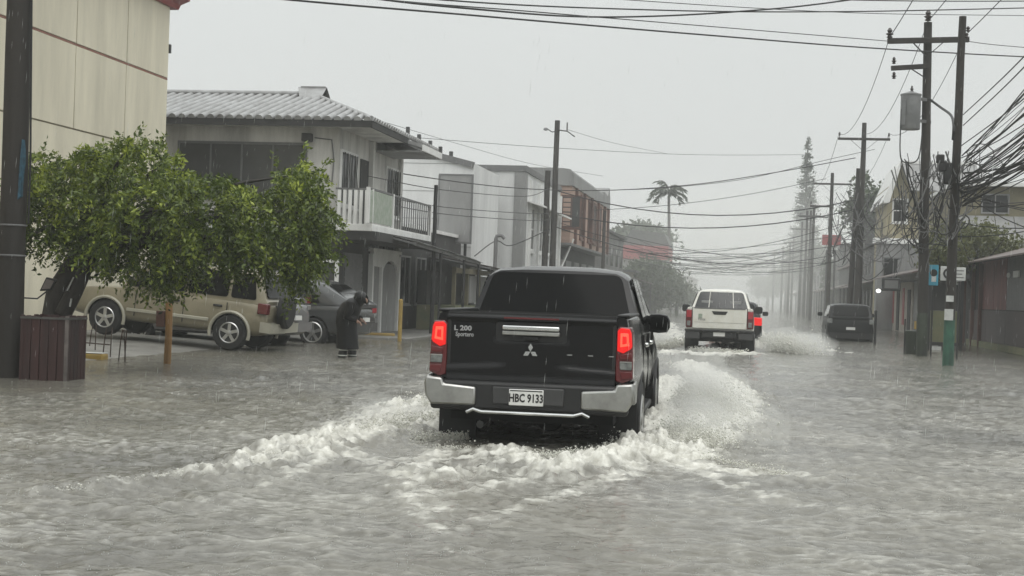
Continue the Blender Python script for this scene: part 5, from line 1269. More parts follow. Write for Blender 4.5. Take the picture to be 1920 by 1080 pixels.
# prominent wires crossing the middle
GM = 'cables spanning the street beyond the black pickup'
cable(pxline([(560,285,42),(750,325,50),(960,352,60),(1130,357,66),(1300,346,68),(1450,324,69),(1604,296,69)]), .020, 'thick cable spanning from the balcony house to the second pole', GM)
cable(pxline([(1130,357,90),(1250,352,92),(1400,335,93),(1549,300,94),(1640,280,94)]), .018, 'upper of two cables rising to the second right pole', GM)
cable(pxline([(1100,395,90),(1250,385,92),(1400,365,93),(1549,335,94)]), .018, 'lower of two cables rising to the second right pole', GM)
cable(pxline([(780,258,60),(1050,278,75),(1300,290,90),(1520,290,100)]), .012, 'faint high cable level across the middle sky', GM)
cable(pxline([(1064,243,68),(1150,268,80),(1250,288,95)]), .010, 'thin line leaving the lamp bracket of the dark left pole', GM)
cable(pxline([(590,190,45),(860,270,66),(1000,308,78),(1130,330,95)]), .010, 'thin line dropping over the white hall roof', GM)
for k, (v0, v1) in enumerate(((360, 352), (392, 400), (405, 412))):
    cable(pxline([(690,v0-30,40),(830,v0-4,50),(985,v0+8,62),(1030,v1,66.5)]), .014, ['top', 'middle', 'lowest'][k]+' of three cables passing before the white hall wall', GM+' hall')
cable(pxline([(1030,430,68),(960,460,64),(930,452,60),(890,480,55)]), .022, 'drooping lead from the dark left pole to the conduit mast', None)
GX = 'many thin cables strung across the far street'
for k in range(34):
    Y0 = random.choice((68, 70, 92, 92, 110, 118, 121, 135, 148, 148, 165, 175)); Y1 = random.choice([y for y in RY_ if abs(y-Y0) < 40])
    z0 = random.uniform(3.6, 6.4); z1 = random.uniform(3.8, 7.0)
    cable(sagline((-9.0+random.uniform(-.3, .3), Y0, z0), (XR, Y1, z1), random.uniform(.3, 1.1), 12), random.choice((.014, .018, .024)), 'thin cable strung across the far street in the haze', GX, n=4)
# ------------------------------------------------------------------ foliage
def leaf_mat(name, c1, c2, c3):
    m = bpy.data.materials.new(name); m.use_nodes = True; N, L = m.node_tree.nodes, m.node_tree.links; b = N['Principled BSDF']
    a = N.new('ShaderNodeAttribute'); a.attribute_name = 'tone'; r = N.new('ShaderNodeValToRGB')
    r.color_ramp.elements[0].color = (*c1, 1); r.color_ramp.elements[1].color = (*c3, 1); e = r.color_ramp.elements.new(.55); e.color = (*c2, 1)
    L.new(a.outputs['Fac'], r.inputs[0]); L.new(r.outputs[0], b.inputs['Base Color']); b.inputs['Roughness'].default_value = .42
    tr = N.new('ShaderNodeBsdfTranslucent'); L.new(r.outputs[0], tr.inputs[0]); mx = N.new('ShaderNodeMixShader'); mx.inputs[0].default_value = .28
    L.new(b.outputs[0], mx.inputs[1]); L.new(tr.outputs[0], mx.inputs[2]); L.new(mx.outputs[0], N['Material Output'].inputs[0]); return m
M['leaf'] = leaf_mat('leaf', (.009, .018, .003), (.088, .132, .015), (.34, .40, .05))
M['leaf_far'] = leaf_mat('leaf_far', (.03, .045, .02), (.05, .075, .03), (.09, .11, .05))
M['leaf_olive'] = leaf_mat('leaf_olive', (.05, .06, .015), (.09, .10, .025), (.14, .15, .05))
def leaves(name, C, D, size, m, parent, loc, tone, slim=.42, n=None):
    """C centres, D axis directions; one folded rhombus per leaf"""
    n = len(C); D = D/np.linalg.norm(D, axis=1, keepdims=True)
    U = RNG.normal(size=(n, 3)); S = np.cross(D, U); S /= np.linalg.norm(S, axis=1, keepdims=True)+1e-9
    Nn = np.cross(S, D); s = (size*RNG.uniform(.5, 1.4, n))[:, None]
    a = C; b = C+D*s*.45+S*s*slim*.5+Nn*s*.10; c = C+D*s; d = C+D*s*.45-S*s*slim*.5+Nn*s*.10
    V = np.stack([a, b, c, d], 1).reshape(-1, 3)-np.array(loc)
    i = np.arange(n)*4; T = np.concatenate([np.stack([i, i+1, i+2], 1), np.stack([i, i+2, i+3], 1)])
    return np_mesh(name, V, T, m, parent, attrs={'tone': np.repeat(tone, 4)})
def in_poly(u, v, P):
    r = np.zeros(len(u), bool); n = len(P); j = n-1
    for i in range(n):
        xi, yi = P[i]; xj, yj = P[j]; r ^= ((yi > v) != (yj > v)) & (u < (xj-xi)*(v-yi)/(yj-yi+1e-9)+xi); j = i
    return r
def main_tree():
    D0 = 21.6; base = gp(92, 668); base = at(92, 640, 21.3); base.z = 0
    t = thing('leafy_tree', 'bushy green tree leaning over the tan off-roader', 'tree', (base.x, base.y, 0))
    P = [(38,318),(70,295),(110,305),(150,288),(215,280),(262,264),(300,276),(330,318),(390,340),(430,338),(470,362),(500,356),(522,318),(560,306),(590,330),(606,370),(614,430),(604,470),(578,488),(556,512),(530,525),(505,510),(470,490),(420,492),(390,486),(345,500),(318,528),(300,508),(275,512),(255,492),(215,496),(190,476),(165,462),(120,452),(80,452),(50,440),(34,410),(26,360)]
    trunk = [at(92, 600, 21.3), at(112, 545, 21.3), at(140, 500, 21.35), at(172, 455, 21.45)]; trunk[0].z = .0
    mb = MB().tube([trunk[0]+Vector((-.05, 0, -.2))]+trunk, [.23, .21, .185, .165, .13], 12)
    tr = mb.build('trunk', M['bark'], t, world=True, smooth=50)
    sub(MB().tube([at(118, 590, 21.15), at(140, 545, 21.15), at(160, 505, 21.2), at(185, 462, 21.3)], [.12, .12, .10, .08], 10), 'stem', M['bark'], tr, t, smooth=50)
    for uv in (((126, 545), (138, 520)), ((131, 575), (134, 560))):
        sub(MB().bar(at(*uv[0], 21.02), at(*uv[1], 21.02), .035, .01), 'pale_scar', M['sign_white'], tr, t)
    ends = [(70,330),(60,440),(150,300),(230,290),(300,310),(380,380),(450,400),(540,330),(600,400),(580,480),(510,500),(430,470),(340,480),(260,470),(200,420),(320,400),(110,400)]
    for k, (u, v) in enumerate(ends):
        a = trunk[-1] if k % 2 else at(185, 462, 21.3); e = at(u, v, D0+random.uniform(-.9, .9)); m1 = a.lerp(e, .5)+Vector((0, random.uniform(-.2, .2), .18))
        sub(MB().tube([a, a.lerp(m1, .5), m1, m1.lerp(e, .55)+Vector((0, 0, .05)), e], [.075, .06, .045, .03, .012], 6), 'branch', M['bark'], tr, t, smooth=60)
    # sprays of leaves through the crown
    n = 3600; u = RNG.uniform(5, 640, n*3); v = RNG.uniform(240, 565, n*3); k = in_poly(u, v, P); u, v = u[k][:n], v[k][:n]; n = len(u)
    # thickness: deep in the middle, thin at the rim
    cu, cv = 330, 400; rho = np.clip(np.sqrt(((u-cu)/310)**2+((v-cv)/160)**2), 0, 1); w = 1.35*np.sqrt(1.02-rho**2)
    dd = D0+RNG.uniform(-1, 1, n)*w
    # clumping: keep sprays where a 3-d noise is high
    cl = fbm(u/60, v/42+dd*2.1, 3); keep = cl > -.04; u, v, dd, cl = u[keep], v[keep], dd[keep], cl[keep]; n = len(u)
    S = np.array([list(at(a, b, d)) for a, b, d in zip(u, v, dd)])
    ctr = np.array(at(cu, cv+40, D0)); out = S-ctr; out /= np.linalg.norm(out, axis=1, keepdims=True)+1e-6
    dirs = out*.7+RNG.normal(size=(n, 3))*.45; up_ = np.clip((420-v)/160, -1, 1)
    dirs[:, 2] += .30*up_-.42; dirs /= np.linalg.norm(dirs, axis=1, keepdims=True)
    m = 26; ln = RNG.uniform(.18, .42, n)
    tt = np.linspace(.05, 1, m); Cs = []; Ds = []; To = []
    side = np.cross(dirs, RNG.normal(size=(n, 3))); side /= np.linalg.norm(side, axis=1, keepdims=True)
    base_t = np.clip(.40+.95*cl+.16*up_+RNG.normal(size=n)*.14, 0, 1)  # sprays of low noise darker, shade of the crown's gaps put into their tone
    for q, s_ in enumerate(tt):
        p = S+dirs*(ln*s_)[:, None]; p[:, 2] -= .17*s_**2; p = p+RNG.normal(size=(n, 3))*.022
        d = dirs*.5+side*(1 if q % 2 else -1)*.8+RNG.normal(size=(n, 3))*.35; d[:, 2] -= .3
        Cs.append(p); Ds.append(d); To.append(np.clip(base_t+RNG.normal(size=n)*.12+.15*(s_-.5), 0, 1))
    Ca, Da, Ta = np.concatenate(Cs), np.concatenate(Ds), np.concatenate(To)
    # loose shoots standing out of the rim
    Cs, Ds = [], []
    for (a, b) in (((255, 262), (268, 236)), ((300, 275), (309, 248)), ((520, 320), (515, 288)), ((560, 300), (575, 275)), ((600, 320), (622, 300)), ((70, 300), (88, 270)), ((30, 300), (20, 262)), ((320, 540), (322, 565)), ((540, 550), (533, 578)), ((180, 500), (186, 522)), ((240, 530), (238, 560)), ((622, 470), (635, 490)), ((75, 470), (70, 495)), ((280, 545), (276, 572))):
        p, q = at(*a, D0), at(*b, D0)
        for s_ in np.linspace(0, 1, 26): x = p.lerp(q, s_); Cs.append(list(x+Vector(RNG.normal(size=3)*.03))); Ds.append(list((q-p).normalized()+Vector(RNG.normal(size=3)*.8)))
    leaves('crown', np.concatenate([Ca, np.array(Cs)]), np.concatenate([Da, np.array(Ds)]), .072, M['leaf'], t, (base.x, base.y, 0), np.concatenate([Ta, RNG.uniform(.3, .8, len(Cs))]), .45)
main_tree()
def round_tree(name, label, base, h, rx, rz, n, size, m, trunk_r, cz=None, group=None, sub_n=7, skew=0):
    base = Vector(base); t = thing(name, label, 'tree', base, 0, group); cz = cz or h-rz
    mb = MB().tube([base+Vector((0, 0, -.2)), base+Vector((.05, 0, cz*.5)), base+Vector((skew*.3, .0, cz))], [trunk_r*1.3, trunk_r, trunk_r*.6], 8)
    for k in range(6):
        a = k*1.05; mb.tube([base+Vector((0, 0, cz*.55)), base+Vector((math.cos(a)*rx*.35, math.sin(a)*rx*.35, cz*.9)), base+Vector((math.cos(a)*rx*.7, math.sin(a)*rx*.7, cz+rz*.3))], [trunk_r*.5, trunk_r*.35, trunk_r*.12], 5)
    mb.build('trunk', M['bark'], t, world=True, smooth=50)
    cl = RNG.normal(size=(sub_n*4, 3)); cl /= np.linalg.norm(cl, axis=1, keepdims=True); cl *= RNG.uniform(.35, .85, (len(cl), 1)); cl *= np.array([rx, rx, rz])
    per = n//len(cl); P = np.concatenate([c+RNG.normal(size=(per, 3))*np.array([rx, rx, rz])*.20 for c in cl]); P += np.array([base.x+skew*.3, base.y, cz])
    P = P[P[:, 2] > .3]
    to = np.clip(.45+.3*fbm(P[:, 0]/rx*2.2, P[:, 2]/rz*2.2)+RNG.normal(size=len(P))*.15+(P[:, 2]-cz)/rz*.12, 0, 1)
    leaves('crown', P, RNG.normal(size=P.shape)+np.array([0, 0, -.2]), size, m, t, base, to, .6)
    return t
q = onY(1830, 470, 57.5); round_tree('green_shrub', 'olive green shrub spilling over the red shop roof', (q.x, 57.5, 0), 5.0, 2.3, 1.05, 5600, .16, M['leaf_olive'], .12, cz=q.z+.15)
q = onY(1770, 480, 53); round_tree('green_shrub', 'small dull shrub between the pair of poles', (q.x, 53, 0), 4.2, .95, .9, 2200, .13, M['leaf_olive'], .08, cz=q.z)
q = onX(1235, 545, -8.2); round_tree('roadside_tree', 'wide hazy bush tree ahead of the black pickup', (-8.2, 128, 0), 4.9, 3.9, 2.3, 9000, .34, M['leaf_far'], .25, cz=2.5)
round_tree('roadside_tree', 'small dim bush beside the wide hazy bush tree', (-6.6, 138, 0), 3.6, 2.0, 1.5, 3000, .3, M['leaf_far'], .15, cz=1.8)
q = onY(1632, 400, 118); round_tree('roadside_tree', 'grey rounded tree behind the second right pole', (q.x, 118, 0), 9.3, 1.9, 2.6, 5200, .38, M['leaf_far'], .25, cz=q.z+.4)
q = onY(1215, 445, 175); round_tree('roadside_tree', 'dim tree top behind the red fronted shop', (q.x-.5, 175, 0), 9, 3.6, 1.7, 4200, .5, M['leaf_far'], .3, cz=q.z)
for i, (u, v, Y, rx, rz) in enumerate(((1506, 490, 215, 2.6, 3.0), (1474, 520, 235, 3.0, 2.2), (1532, 495, 185, 1.7, 2.2), (1440, 535, 265, 3.6, 2.0), (1562, 520, 155, 1.3, 1.8))):
    q = onY(u, v, Y); round_tree('roadside_tree', ['hazy tree right under the tall pine', 'pale tree left of the tall pine', 'hazy tree just right of the tall pine', 'farthest pale tree where the street ends', 'dim slender tree beside the faded red billboard'][i], (q.x, Y, 0), q.z+rz, rx, rz, 2600, .5, M['leaf_far'], .25, cz=q.z)
def pine():
    Y = 200.0; q = onY(1508, 255, Y); x = onY(1510, 420, Y).x; h = q.z
    t = thing('tall_pine', 'tall slender conical pine fading in the rain', 'pine tree', (x, Y, 0))
    C, Dd = [], []; bmb = MB()
    for j in range(420):
        f = random.random()**.62; z = h-f*(h-4.5)-.1; R = (.10+3.0*f**1.08)*random.uniform(.6, 1.12)
        a = random.uniform(0, 6.283); dv = Vector((math.cos(a), math.sin(a), random.uniform(-.05, .45)))
        bmb.tube([(x, Y, z-.15), Vector((x, Y, z))+dv*R], [.05, .015], 4)
        for s_ in np.linspace(.15, 1, int(6+12*f)):
            p = Vector((x, Y, z))+dv*(R*s_)
            for _ in range(2): C.append(list(p+Vector(RNG.normal(size=3)*.10))); Dd.append(list(dv+Vector(RNG.normal(size=3)*.6)))
    bmb.tube([(x, Y, -.2), (x, Y, h*.5), (x-.05, Y, h)], [.35, .2, .03], 8); bmb.build('trunk', M['bark'], t, world=True)
    leaves('crown', np.array(C), np.array(Dd), .34, M['leaf_far'], t, (x, Y, 0), RNG.uniform(.0, .5, len(C)), .4)
pine()
def palm():
    Y = 165.0; b = onY(1257, 500, Y); c = onY(1254, 372, Y); t = thing('royal_palm', 'tall palm with few drooping fronds above the street', 'palm tree', (b.x, Y, 0))
    MB().tube([(b.x, Y, -.2), ((b.x+c.x)/2+.05, Y, c.z/2), tuple(c)], [.26, .20, .14], 10).build('trunk', M['bark_pale'], t, world=True, smooth=50)
    MB().tube([tuple(c), (c.x, Y, c.z+.7)], [.16, .09], 8).build('crownshaft', M['leaf_olive'], t, world=True)
    for k, (dx, dy, dz, ln) in enumerate(((-1, .2, .35, 2.6), (1, -.1, .35, 2.3), (-.75, -.5, .8, 2.2), (.55, .5, .9, 2.4), (-.25, .2, 1.5, 2.6), (.45, -.6, 1.3, 2.2), (.9, .6, .1, 1.9), (-.9, -.6, .0, 2.0))):
        d = Vector((dx, dy, 0)).normalized(); pts = []; p = Vector((c.x, Y, c.z+.6)); C, Dd = [], []
        el = math.atan2(dz, math.hypot(dx, dy))
        for s_ in np.linspace(0, 1, 9):
            pts.append(p.copy()); a = el-1.9*s_**1.3; p = p+(d*math.cos(a)+Vector((0, 0, math.sin(a))))*ln/8
        fr = MB().tube(pts, [.06-.05*i/8 for i in range(9)], 5).build('frond', M['bark_pale'], t, world=True)
        sd_ = d.cross(Vector((0, 0, 1)))
        for i in range(1, 9):
            for s2 in (-1, 1):
                for _ in range(4): C.append(list(pts[i].lerp(pts[i-1], random.random()))); Dd.append(list(sd_*s2*.8+d*.6+Vector((0, 0, -.55))+Vector(RNG.normal(size=3)*.12)))
        leaves('leaflets', np.array(C), np.array(Dd), .75, M['leaf_far'], fr, (b.x, Y, 0), RNG.uniform(0, .4, len(C)), .16)
palm()

# ------------------------------------------------------------------ things on the near left pavement
def tree_box():
    q = gp(98, 711); t = thing('slatted_box', 'dark red wooden slatted box standing in the water before the tree', 'box', (q.x, q.y, 0), .06)
    w = .30; h = .84
    for s, ax in ((-1, 'y'), (1, 'y'), (-1, 'x'), (1, 'x')):
        for i in range(5):
            a = -w+2*w*(i+.5)/5; hw = w/5-.006; dz = random.uniform(-.012, .012)
            b = MB().box((a-hw, s*w-.012, -.14), (a+hw, s*w+.012, h+dz)) if ax == 'y' else MB().box((s*w-.012, a-hw, -.14), (s*w+.012, a+hw, h+dz))
            b.build('plank', M['bin_wood'], t, bevel=.004, seg=1)
    for sx in (-1, 1):
        for sy in (-1, 1): MB().box((sx*w-.02, sy*w-.02, -.14), (sx*w+.02, sy*w+.02, h+.01)).build('corner_post', M['bin_edge'] if sx > 0 and sy < 0 else M['bin_wood'], t)
    r = MB(); 
    for s in (-1, 1): r.box((-w-.025, s*(w+.018)-.008, h-.04), (w+.025, s*(w+.018)+.008, h-.012)); r.box((s*(w+.018)-.008, -w-.01, h-.04), (s*(w+.018)+.008, w+.01, h-.012))
    r.build('rim_band', M['bin_band'], t)
tree_box()
def wood_post():
    q = gp(313, 682); t = thing('wooden_post', 'short yellowish wooden post with a nailed block in the lot', 'post', (q.x, q.y, 0))
    MB().tube([(q.x, q.y, -.15), (q.x+.01, q.y, .5), (q.x, q.y, .98), (q.x, q.y, 1.01)], [.062, .058, .06, .05], 9).build('shaft', M['post_wood'], t, world=True, smooth=40)
    MB().box((q.x-.20, q.y-.05, .60), (q.x-.055, q.y+.04, .86)).build('block', M['brown_wood'], t, world=True, bevel=.01)
wood_post()
def kerb_bits():
    q = gp(176, 672, .02); t = thing('kerb_stone', 'yellow painted kerb stone among the iron bars', 'kerb', (q.x, q.y, 0))
    MB().box((q.x-.35, q.y, -.15), (q.x+.15, q.y+.25, .10)).build('stone', M['yellow_paint'], t, world=True, bevel=.03)
    MB().box((q.x-.34, q.y+.005, .101), (q.x+.14, q.y+.245, .112)).build('chipped_top', M['sign_white'], t, world=True, bevel=.004)
    for i, (u, v, w) in enumerate(((148, 655, 0), (165, 663, 4), (178, 668, 0), (191, 678, 3), (206, 676, 1), (221, 682, 3), (233, 684, 1), (236, 684, -3))):
        p = gp(u, v, -.05); o = MB().tube([(p.x, p.y, -.14), (p.x+w*.012, p.y, .33), (p.x+w*.02, p.y+.01, .52)], .011, 6).build('iron_bar', M['rebar'], None, smooth=50)
        tag(o, 'thin rusty iron bar sticking up beside the slatted box', 'iron bar', 'iron bars by the kerb')
    a, b = gp(150, 668, -.05), gp(205, 672, -.05)
    o = MB().bar((a.x, a.y, .20), (b.x, b.y, .19), .02).build('cross_bar', M['rebar'], None); tag(o, 'low rusty cross bar tied to the iron bars', 'iron bar')
kerb_bits()
def yellow_posts():
    for u, v, h, lb in ((749, 640, 1.05, 'yellow painted post before the shop doors'),):
        q = gp(u, v); t = thing('bollard', lb, 'bollard', (q.x, q.y, 0)); MB().tube([(q.x, q.y, -.15), (q.x, q.y, h)], .055, 10).build('shaft', M['yellow_paint'], t, world=True, smooth=50)
        MB().lathe([(.058, h-.01), (.05, h+.03), (.01, h+.045)], 10, 'Z', (q.x, q.y, 0)).build('cap', M['yellow_paint'], t, world=True, smooth=50)
    q = gp(690, 630); t = thing('kerb_block', 'low yellow kerb block behind the stooping person', 'kerb', (q.x, q.y, 0))
    MB().box((q.x-.3, q.y-.1, -.1), (q.x+.75, q.y+.15, .10)).build('stone', M['yellow_paint'], t, world=True, bevel=.03)
    MB().box((q.x-.1, q.y-.05, .1), (q.x+.3, q.y+.1, .115)).build('worn_top', M['concrete'], t, world=True)
yellow_posts()
def motorbike():
    d = 21.0; c = at(45, 640, d); c.z = 0
    t = thing('motorcycle', 'dark motorcycle with square mirror half hidden behind the left pole', 'motorcycle', (c.x, c.y, 0))
    y = c.y
    for k, u in enumerate((62, -70)):
        p = at(u-8, 640, d); mb = MB().lathe([(.24, -.04), (.28, -.05), (.30, 0), (.28, .05), (.24, .04)], 24, 'Y', (p.x, y, .30), cap=False); w = mb.build('wheel', M['rubber'], t, world=True, smooth=50)
        r = MB().lathe([(.235, -.03), (.235, .03)], 24, 'Y', (p.x, y, .30), cap=False)
        for j in range(10): a = j*math.pi/5; r.bar((p.x, y, .30), (p.x+.23*math.cos(a), y, .30+.23*math.sin(a)), .012)
        sub(r, 'spokes', M['alloy_dark'], w, t)
    f = at(54, 640, d); b = at(-78, 640, d)
    MB().tube([(f.x, y, .30), (f.x-.12, y, .70), (f.x-.18, y, .98)], .03, 6).build('fork', M['iron'], t, world=True)
    MB().tube([(f.x-.14, y, .75), (f.x-.45, y, .50), (b.x+.35, y, .45), (b.x, y, .30)], .04, 6).build('frame', M['iron'], t, world=True)
    MB().loft([[(f.x-.20-s*.42, y+.11*k*math.cos(a), .74+.10*k*math.sin(a)) for a in np.linspace(0, 5.6, 8)] for s, k in ((0, .5), (.3, 1), (.7, 1), (1, .6))]).build('tank', M['red_panel'], t, world=True, smooth=50)
    MB().box((b.x+.0, y-.10, .66), (f.x-.62, y+.10, .74)).build('seat', M['rubber'], t, world=True, bevel=.03)
    MB().box((f.x-.75, y-.13, .28), (f.x-.38, y+.13, .52)).build('engine', M['alloy_dark'], t, world=True, bevel=.03)
    h0 = (f.x-.19, y, 1.0)
    MB().tube([(f.x-.30, y+.30, 1.06), (f.x-.2, y+.15, 1.02), h0, (f.x-.10, y-.18, 1.04), (f.x-.02, y-.34, 1.06)], .016, 6).build('handlebar', M['iron'], t, world=True)
    m0 = at(70, 560, d-.2); m1 = at(92, 533, d-.2)
    mm = MB().tube([(f.x-.06, y-.25, 1.05), (m0.x, m0.y, m0.z), (m1.x-.03, m1.y, m1.z-.1)], .012, 6).build('mirror_stem', M['iron'], t, world=True)
    hx, hz = .085, .10; sk = .05
    sub(MB().prism([(m1.x-hx-sk, m1.z-hz), (m1.x+hx-sk, m1.z-hz*.85), (m1.x+hx+sk*.6, m1.z+hz*.7), (m1.x-hx+sk*.9, m1.z+hz)], m1.y-.02, m1.y+.03, 'Y'), 'mirror_shell', M['black_plastic'], mm, t, bevel=.012)
    k = .72; sub(MB().prism([(m1.x+(-hx-sk)*k, m1.z-hz*k), (m1.x+(hx-sk)*k, m1.z-hz*.85*k), (m1.x+(hx+sk*.6)*k, m1.z+hz*.7*k), (m1.x+(-hx+sk*.9)*k, m1.z+hz*k)], m1.y-.026, m1.y-.019, 'Y'), 'mirror_glass', M['bin_edge'], mm, t)
motorbike()

# ------------------------------------------------------------------ the person wading, bent forward under a dark raincoat
def person():
    q = gp(648, 671); G = -.10
    t = thing('person', 'person in long dark raincoat wading bent over beside the parked cars', 'person', (q.x, q.y, G), 0)
    # local frame: +x is right in the picture and the way they lean
    J = {'pelvis': (0, 0, .76), 'chest': (.10, .02, 1.06), 'neck': (.21, .02, 1.17), 'head': (.31, 0, 1.23), 'nose': (.41, -.01, 1.18),
         'hipL': (-.02, -.10, .72), 'kneeL': (.02, -.11, .41), 'ankL': (-.05, -.11, .08), 'toeL': (.11, -.12, .03),
         'hipR': (-.02, .10, .72), 'kneeR': (.10, .11, .41), 'ankR': (.09, .12, .08), 'toeR': (.25, .12, .03),
         'shL': (.14, -.19, 1.14), 'elL': (.06, -.24, .88), 'wrL': (.21, -.13, .84), 'shR': (.14, .21, 1.14), 'elR': (.08, .25, .88), 'wrR': (.23, .12, .86)}
    E = [('pelvis', 'chest'), ('chest', 'neck'), ('neck', 'head'), ('head', 'nose'), ('pelvis', 'hipL'), ('hipL', 'kneeL'), ('kneeL', 'ankL'), ('ankL', 'toeL'), ('pelvis', 'hipR'), ('hipR', 'kneeR'), ('kneeR', 'ankR'), ('ankR', 'toeR'),
         ('chest', 'shL'), ('shL', 'elL'), ('elL', 'wrL'), ('chest', 'shR'), ('shR', 'elR'), ('elR', 'wrR')]
    R = dict(pelvis=.14, chest=.15, neck=.06, head=.095, nose=.04, hipL=.09, hipR=.09, kneeL=.06, kneeR=.06, ankL=.042, ankR=.042, toeL=.035, toeR=.035, shL=.07, shR=.07, elL=.045, elR=.045, wrL=.032, wrR=.032)
    for s, w in (('L', 'wrL'), ('R', 'wrR')):      # palm, four fingers and a thumb
        wx, wy, wz = J[w]; J['pa'+s] = (wx+.06, wy+.01, wz-.05); R['pa'+s] = .028; E.append((w, 'pa'+s))
        for i in range(4):
            o = (i-1.5)*.019; J['f%d%s' % (i, s)] = (wx+.105, wy+.01+o, wz-.075-.01*abs(i-1.5)); J['g%d%s' % (i, s)] = (wx+.115+.008*(1.5-abs(i-1.5)), wy+.01+o, wz-.115); R['f%d%s' % (i, s)] = .0095; R['g%d%s' % (i, s)] = .008; E += [('pa'+s, 'f%d%s' % (i, s)), ('f%d%s' % (i, s), 'g%d%s' % (i, s))]
        J['th'+s] = (wx+.055, wy-.04, wz-.075); R['th'+s] = .010; E.append((w, 'th'+s))
    names = list(J); ix = {k: i for i, k in enumerate(names)}
    me = bpy.data.meshes.new('body'); me.from_pydata([J[k] for k in names], [(ix[a], ix[b]) for a, b in E], [])
    b = bpy.data.objects.new('body', me); COL.objects.link(b); b.parent = t; me.materials.append(M['skin'])
    sk_ = b.modifiers.new('skin', 'SKIN'); b.modifiers.new('sub', 'SUBSURF').levels = 1
    for i, k in enumerate(names): me.skin_vertices[0].data[i].radius = (R[k], R[k]); me.skin_vertices[0].data[i].use_root = (k == 'pelvis')
    bpy.context.view_layer.update(); bake(b); b.data.shade_smooth()
    if not b.data.materials: b.data.materials.append(M['skin'])
    def ell(c, rx, ry, tilt=0, n=18, wob=0):
        o = []
        for k in range(n):
            a = 2*math.pi*k/n; w = .97*(1+wob*math.sin(5*a+c[2]*9)); x = rx*math.cos(a)*w; y = ry*math.sin(a)*w
            o.append((c[0]+x*math.cos(tilt), c[1]+y, c[2]-x*math.sin(tilt)))
        return o
    coat = [ell((.04, 0, .28), .215, .25, .0, wob=.06), ell((.03, 0, .40), .215, .25, .02, wob=.07), ell((.01, 0, .60), .21, .25, .05, wob=.05), ell((-.01, 0, .78), .215, .255, .10, wob=.04), ell((.02, 0, .94), .215, .265, .25, wob=.03), ell((.08, .0, 1.06), .20, .275, .5, wob=.02), ell((.15, .01, 1.15), .155, .235, .7), ell((.21, .01, 1.20), .10, .13, .8)]
    MB().loft(coat).build('raincoat', M['rain_coat'], t, smooth=60)
    hood = [ell((.19, .01, 1.17), .12, .13, .8), ell((.23, .0, 1.24), .145, .145, 1.0), ell((.28, 0, 1.275), .14, .145, 1.15), ell((.345, 0, 1.255), .125, .13, 1.35), ell((.385, 0, 1.22), .105, .11, 1.4)]
    MB().loft(hood, cap=False).build('hood', M['rain_coat'], t, smooth=60)
    for s, y in (('L', -1), ('R', 1)):
        a, e, w = [Vector(J[k+s]) for k in ('sh', 'el', 'wr')]
        MB().tube([a+Vector((-.02, 0, .02)), a.lerp(e, .5), e, e.lerp(w, .5), w], [.10, .088, .078, .068, .06], 12).build('sleeve', M['rain_coat'], t, smooth=60)
        h, k, an, to = [Vector(J[n_+s]) for n_ in ('hip', 'knee', 'ank', 'toe')]
        MB().tube([h, h.lerp(k, .5), k, k.lerp(an, .6), an+Vector((0, 0, .02))], [.115, .10, .088, .08, .075], 12).build('trouser_leg', M['rain_coat'], t, smooth=60)
        bt = MB().tube([k.lerp(an, .55), an+Vector((0, 0, .06)), an+Vector((.01, 0, -.02)), to+Vector((0, 0, .0)), to+Vector((.05, 0, -.005))], [.086, .078, .078, .055, .03], 12).build('boot', M['rubber'], t, smooth=60)
        for f in (.47, .78):
            p = k.lerp(an, f); MB().lathe([(.088, -.010), (.091, 0), (.088, .010)], 14, 'Z', p, cap=False).build('reflective_band', M['reflective'], bt)
person()
# ------------------------------------------------------------------ spray thrown up by the wheels, drops of rain, and the misty air
def spray_mat(name, col, a):
    m = bpy.data.materials.new(name); m.use_nodes = True; N, L = m.node_tree.nodes, m.node_tree.links; b = N['Principled BSDF']
    b.inputs['Base Color'].default_value = (*col, 1); b.inputs['Roughness'].default_value = .35; b.inputs['IOR'].default_value = 1.33
    tr = N.new('ShaderNodeBsdfTranslucent'); tr.inputs[0].default_value = (*col, 1); mx = N.new('ShaderNodeMixShader'); mx.inputs[0].default_value = a
    L.new(b.outputs[0], mx.inputs[1]); L.new(tr.outputs[0], mx.inputs[2]); L.new(mx.outputs[0], N['Material Output'].inputs[0]); return m
M['spray'] = spray_mat('spray', (.93, .925, .87), .6); M['rain'] = spray_mat('rain', (.70, .72, .70), .5)
OCT_V = np.array([(1,0,0),(-1,0,0),(0,1,0),(0,-1,0),(0,0,1),(0,0,-1)], float)
OCT_F = np.array([(0,2,4),(2,1,4),(1,3,4),(3,0,4),(2,0,5),(1,2,5),(3,1,5),(0,3,5)])
TET_V = np.array([(1,1,1),(1,-1,-1),(-1,1,-1),(-1,-1,1)], float)*.75; TET_F = np.array([(0,1,2),(0,3,1),(0,2,3),(1,3,2)])
def drops(name, P, S, m, label, shape=OCT_V, faces=OCT_F, stretch=None):
    n = len(P); k = len(shape); V = shape[None]*S[:, None, None]
    if stretch is not None: V = V+stretch[:, None, :]*(shape[None, :, 2:3])*S[:, None, None]
    V = (V+P[:, None, :]).reshape(-1, 3); T = (faces[None]+np.arange(n)[:, None, None]*k).reshape(-1, 3)
    o = np_mesh(name, V, T, m); tag(o, label, kind='stuff'); return o
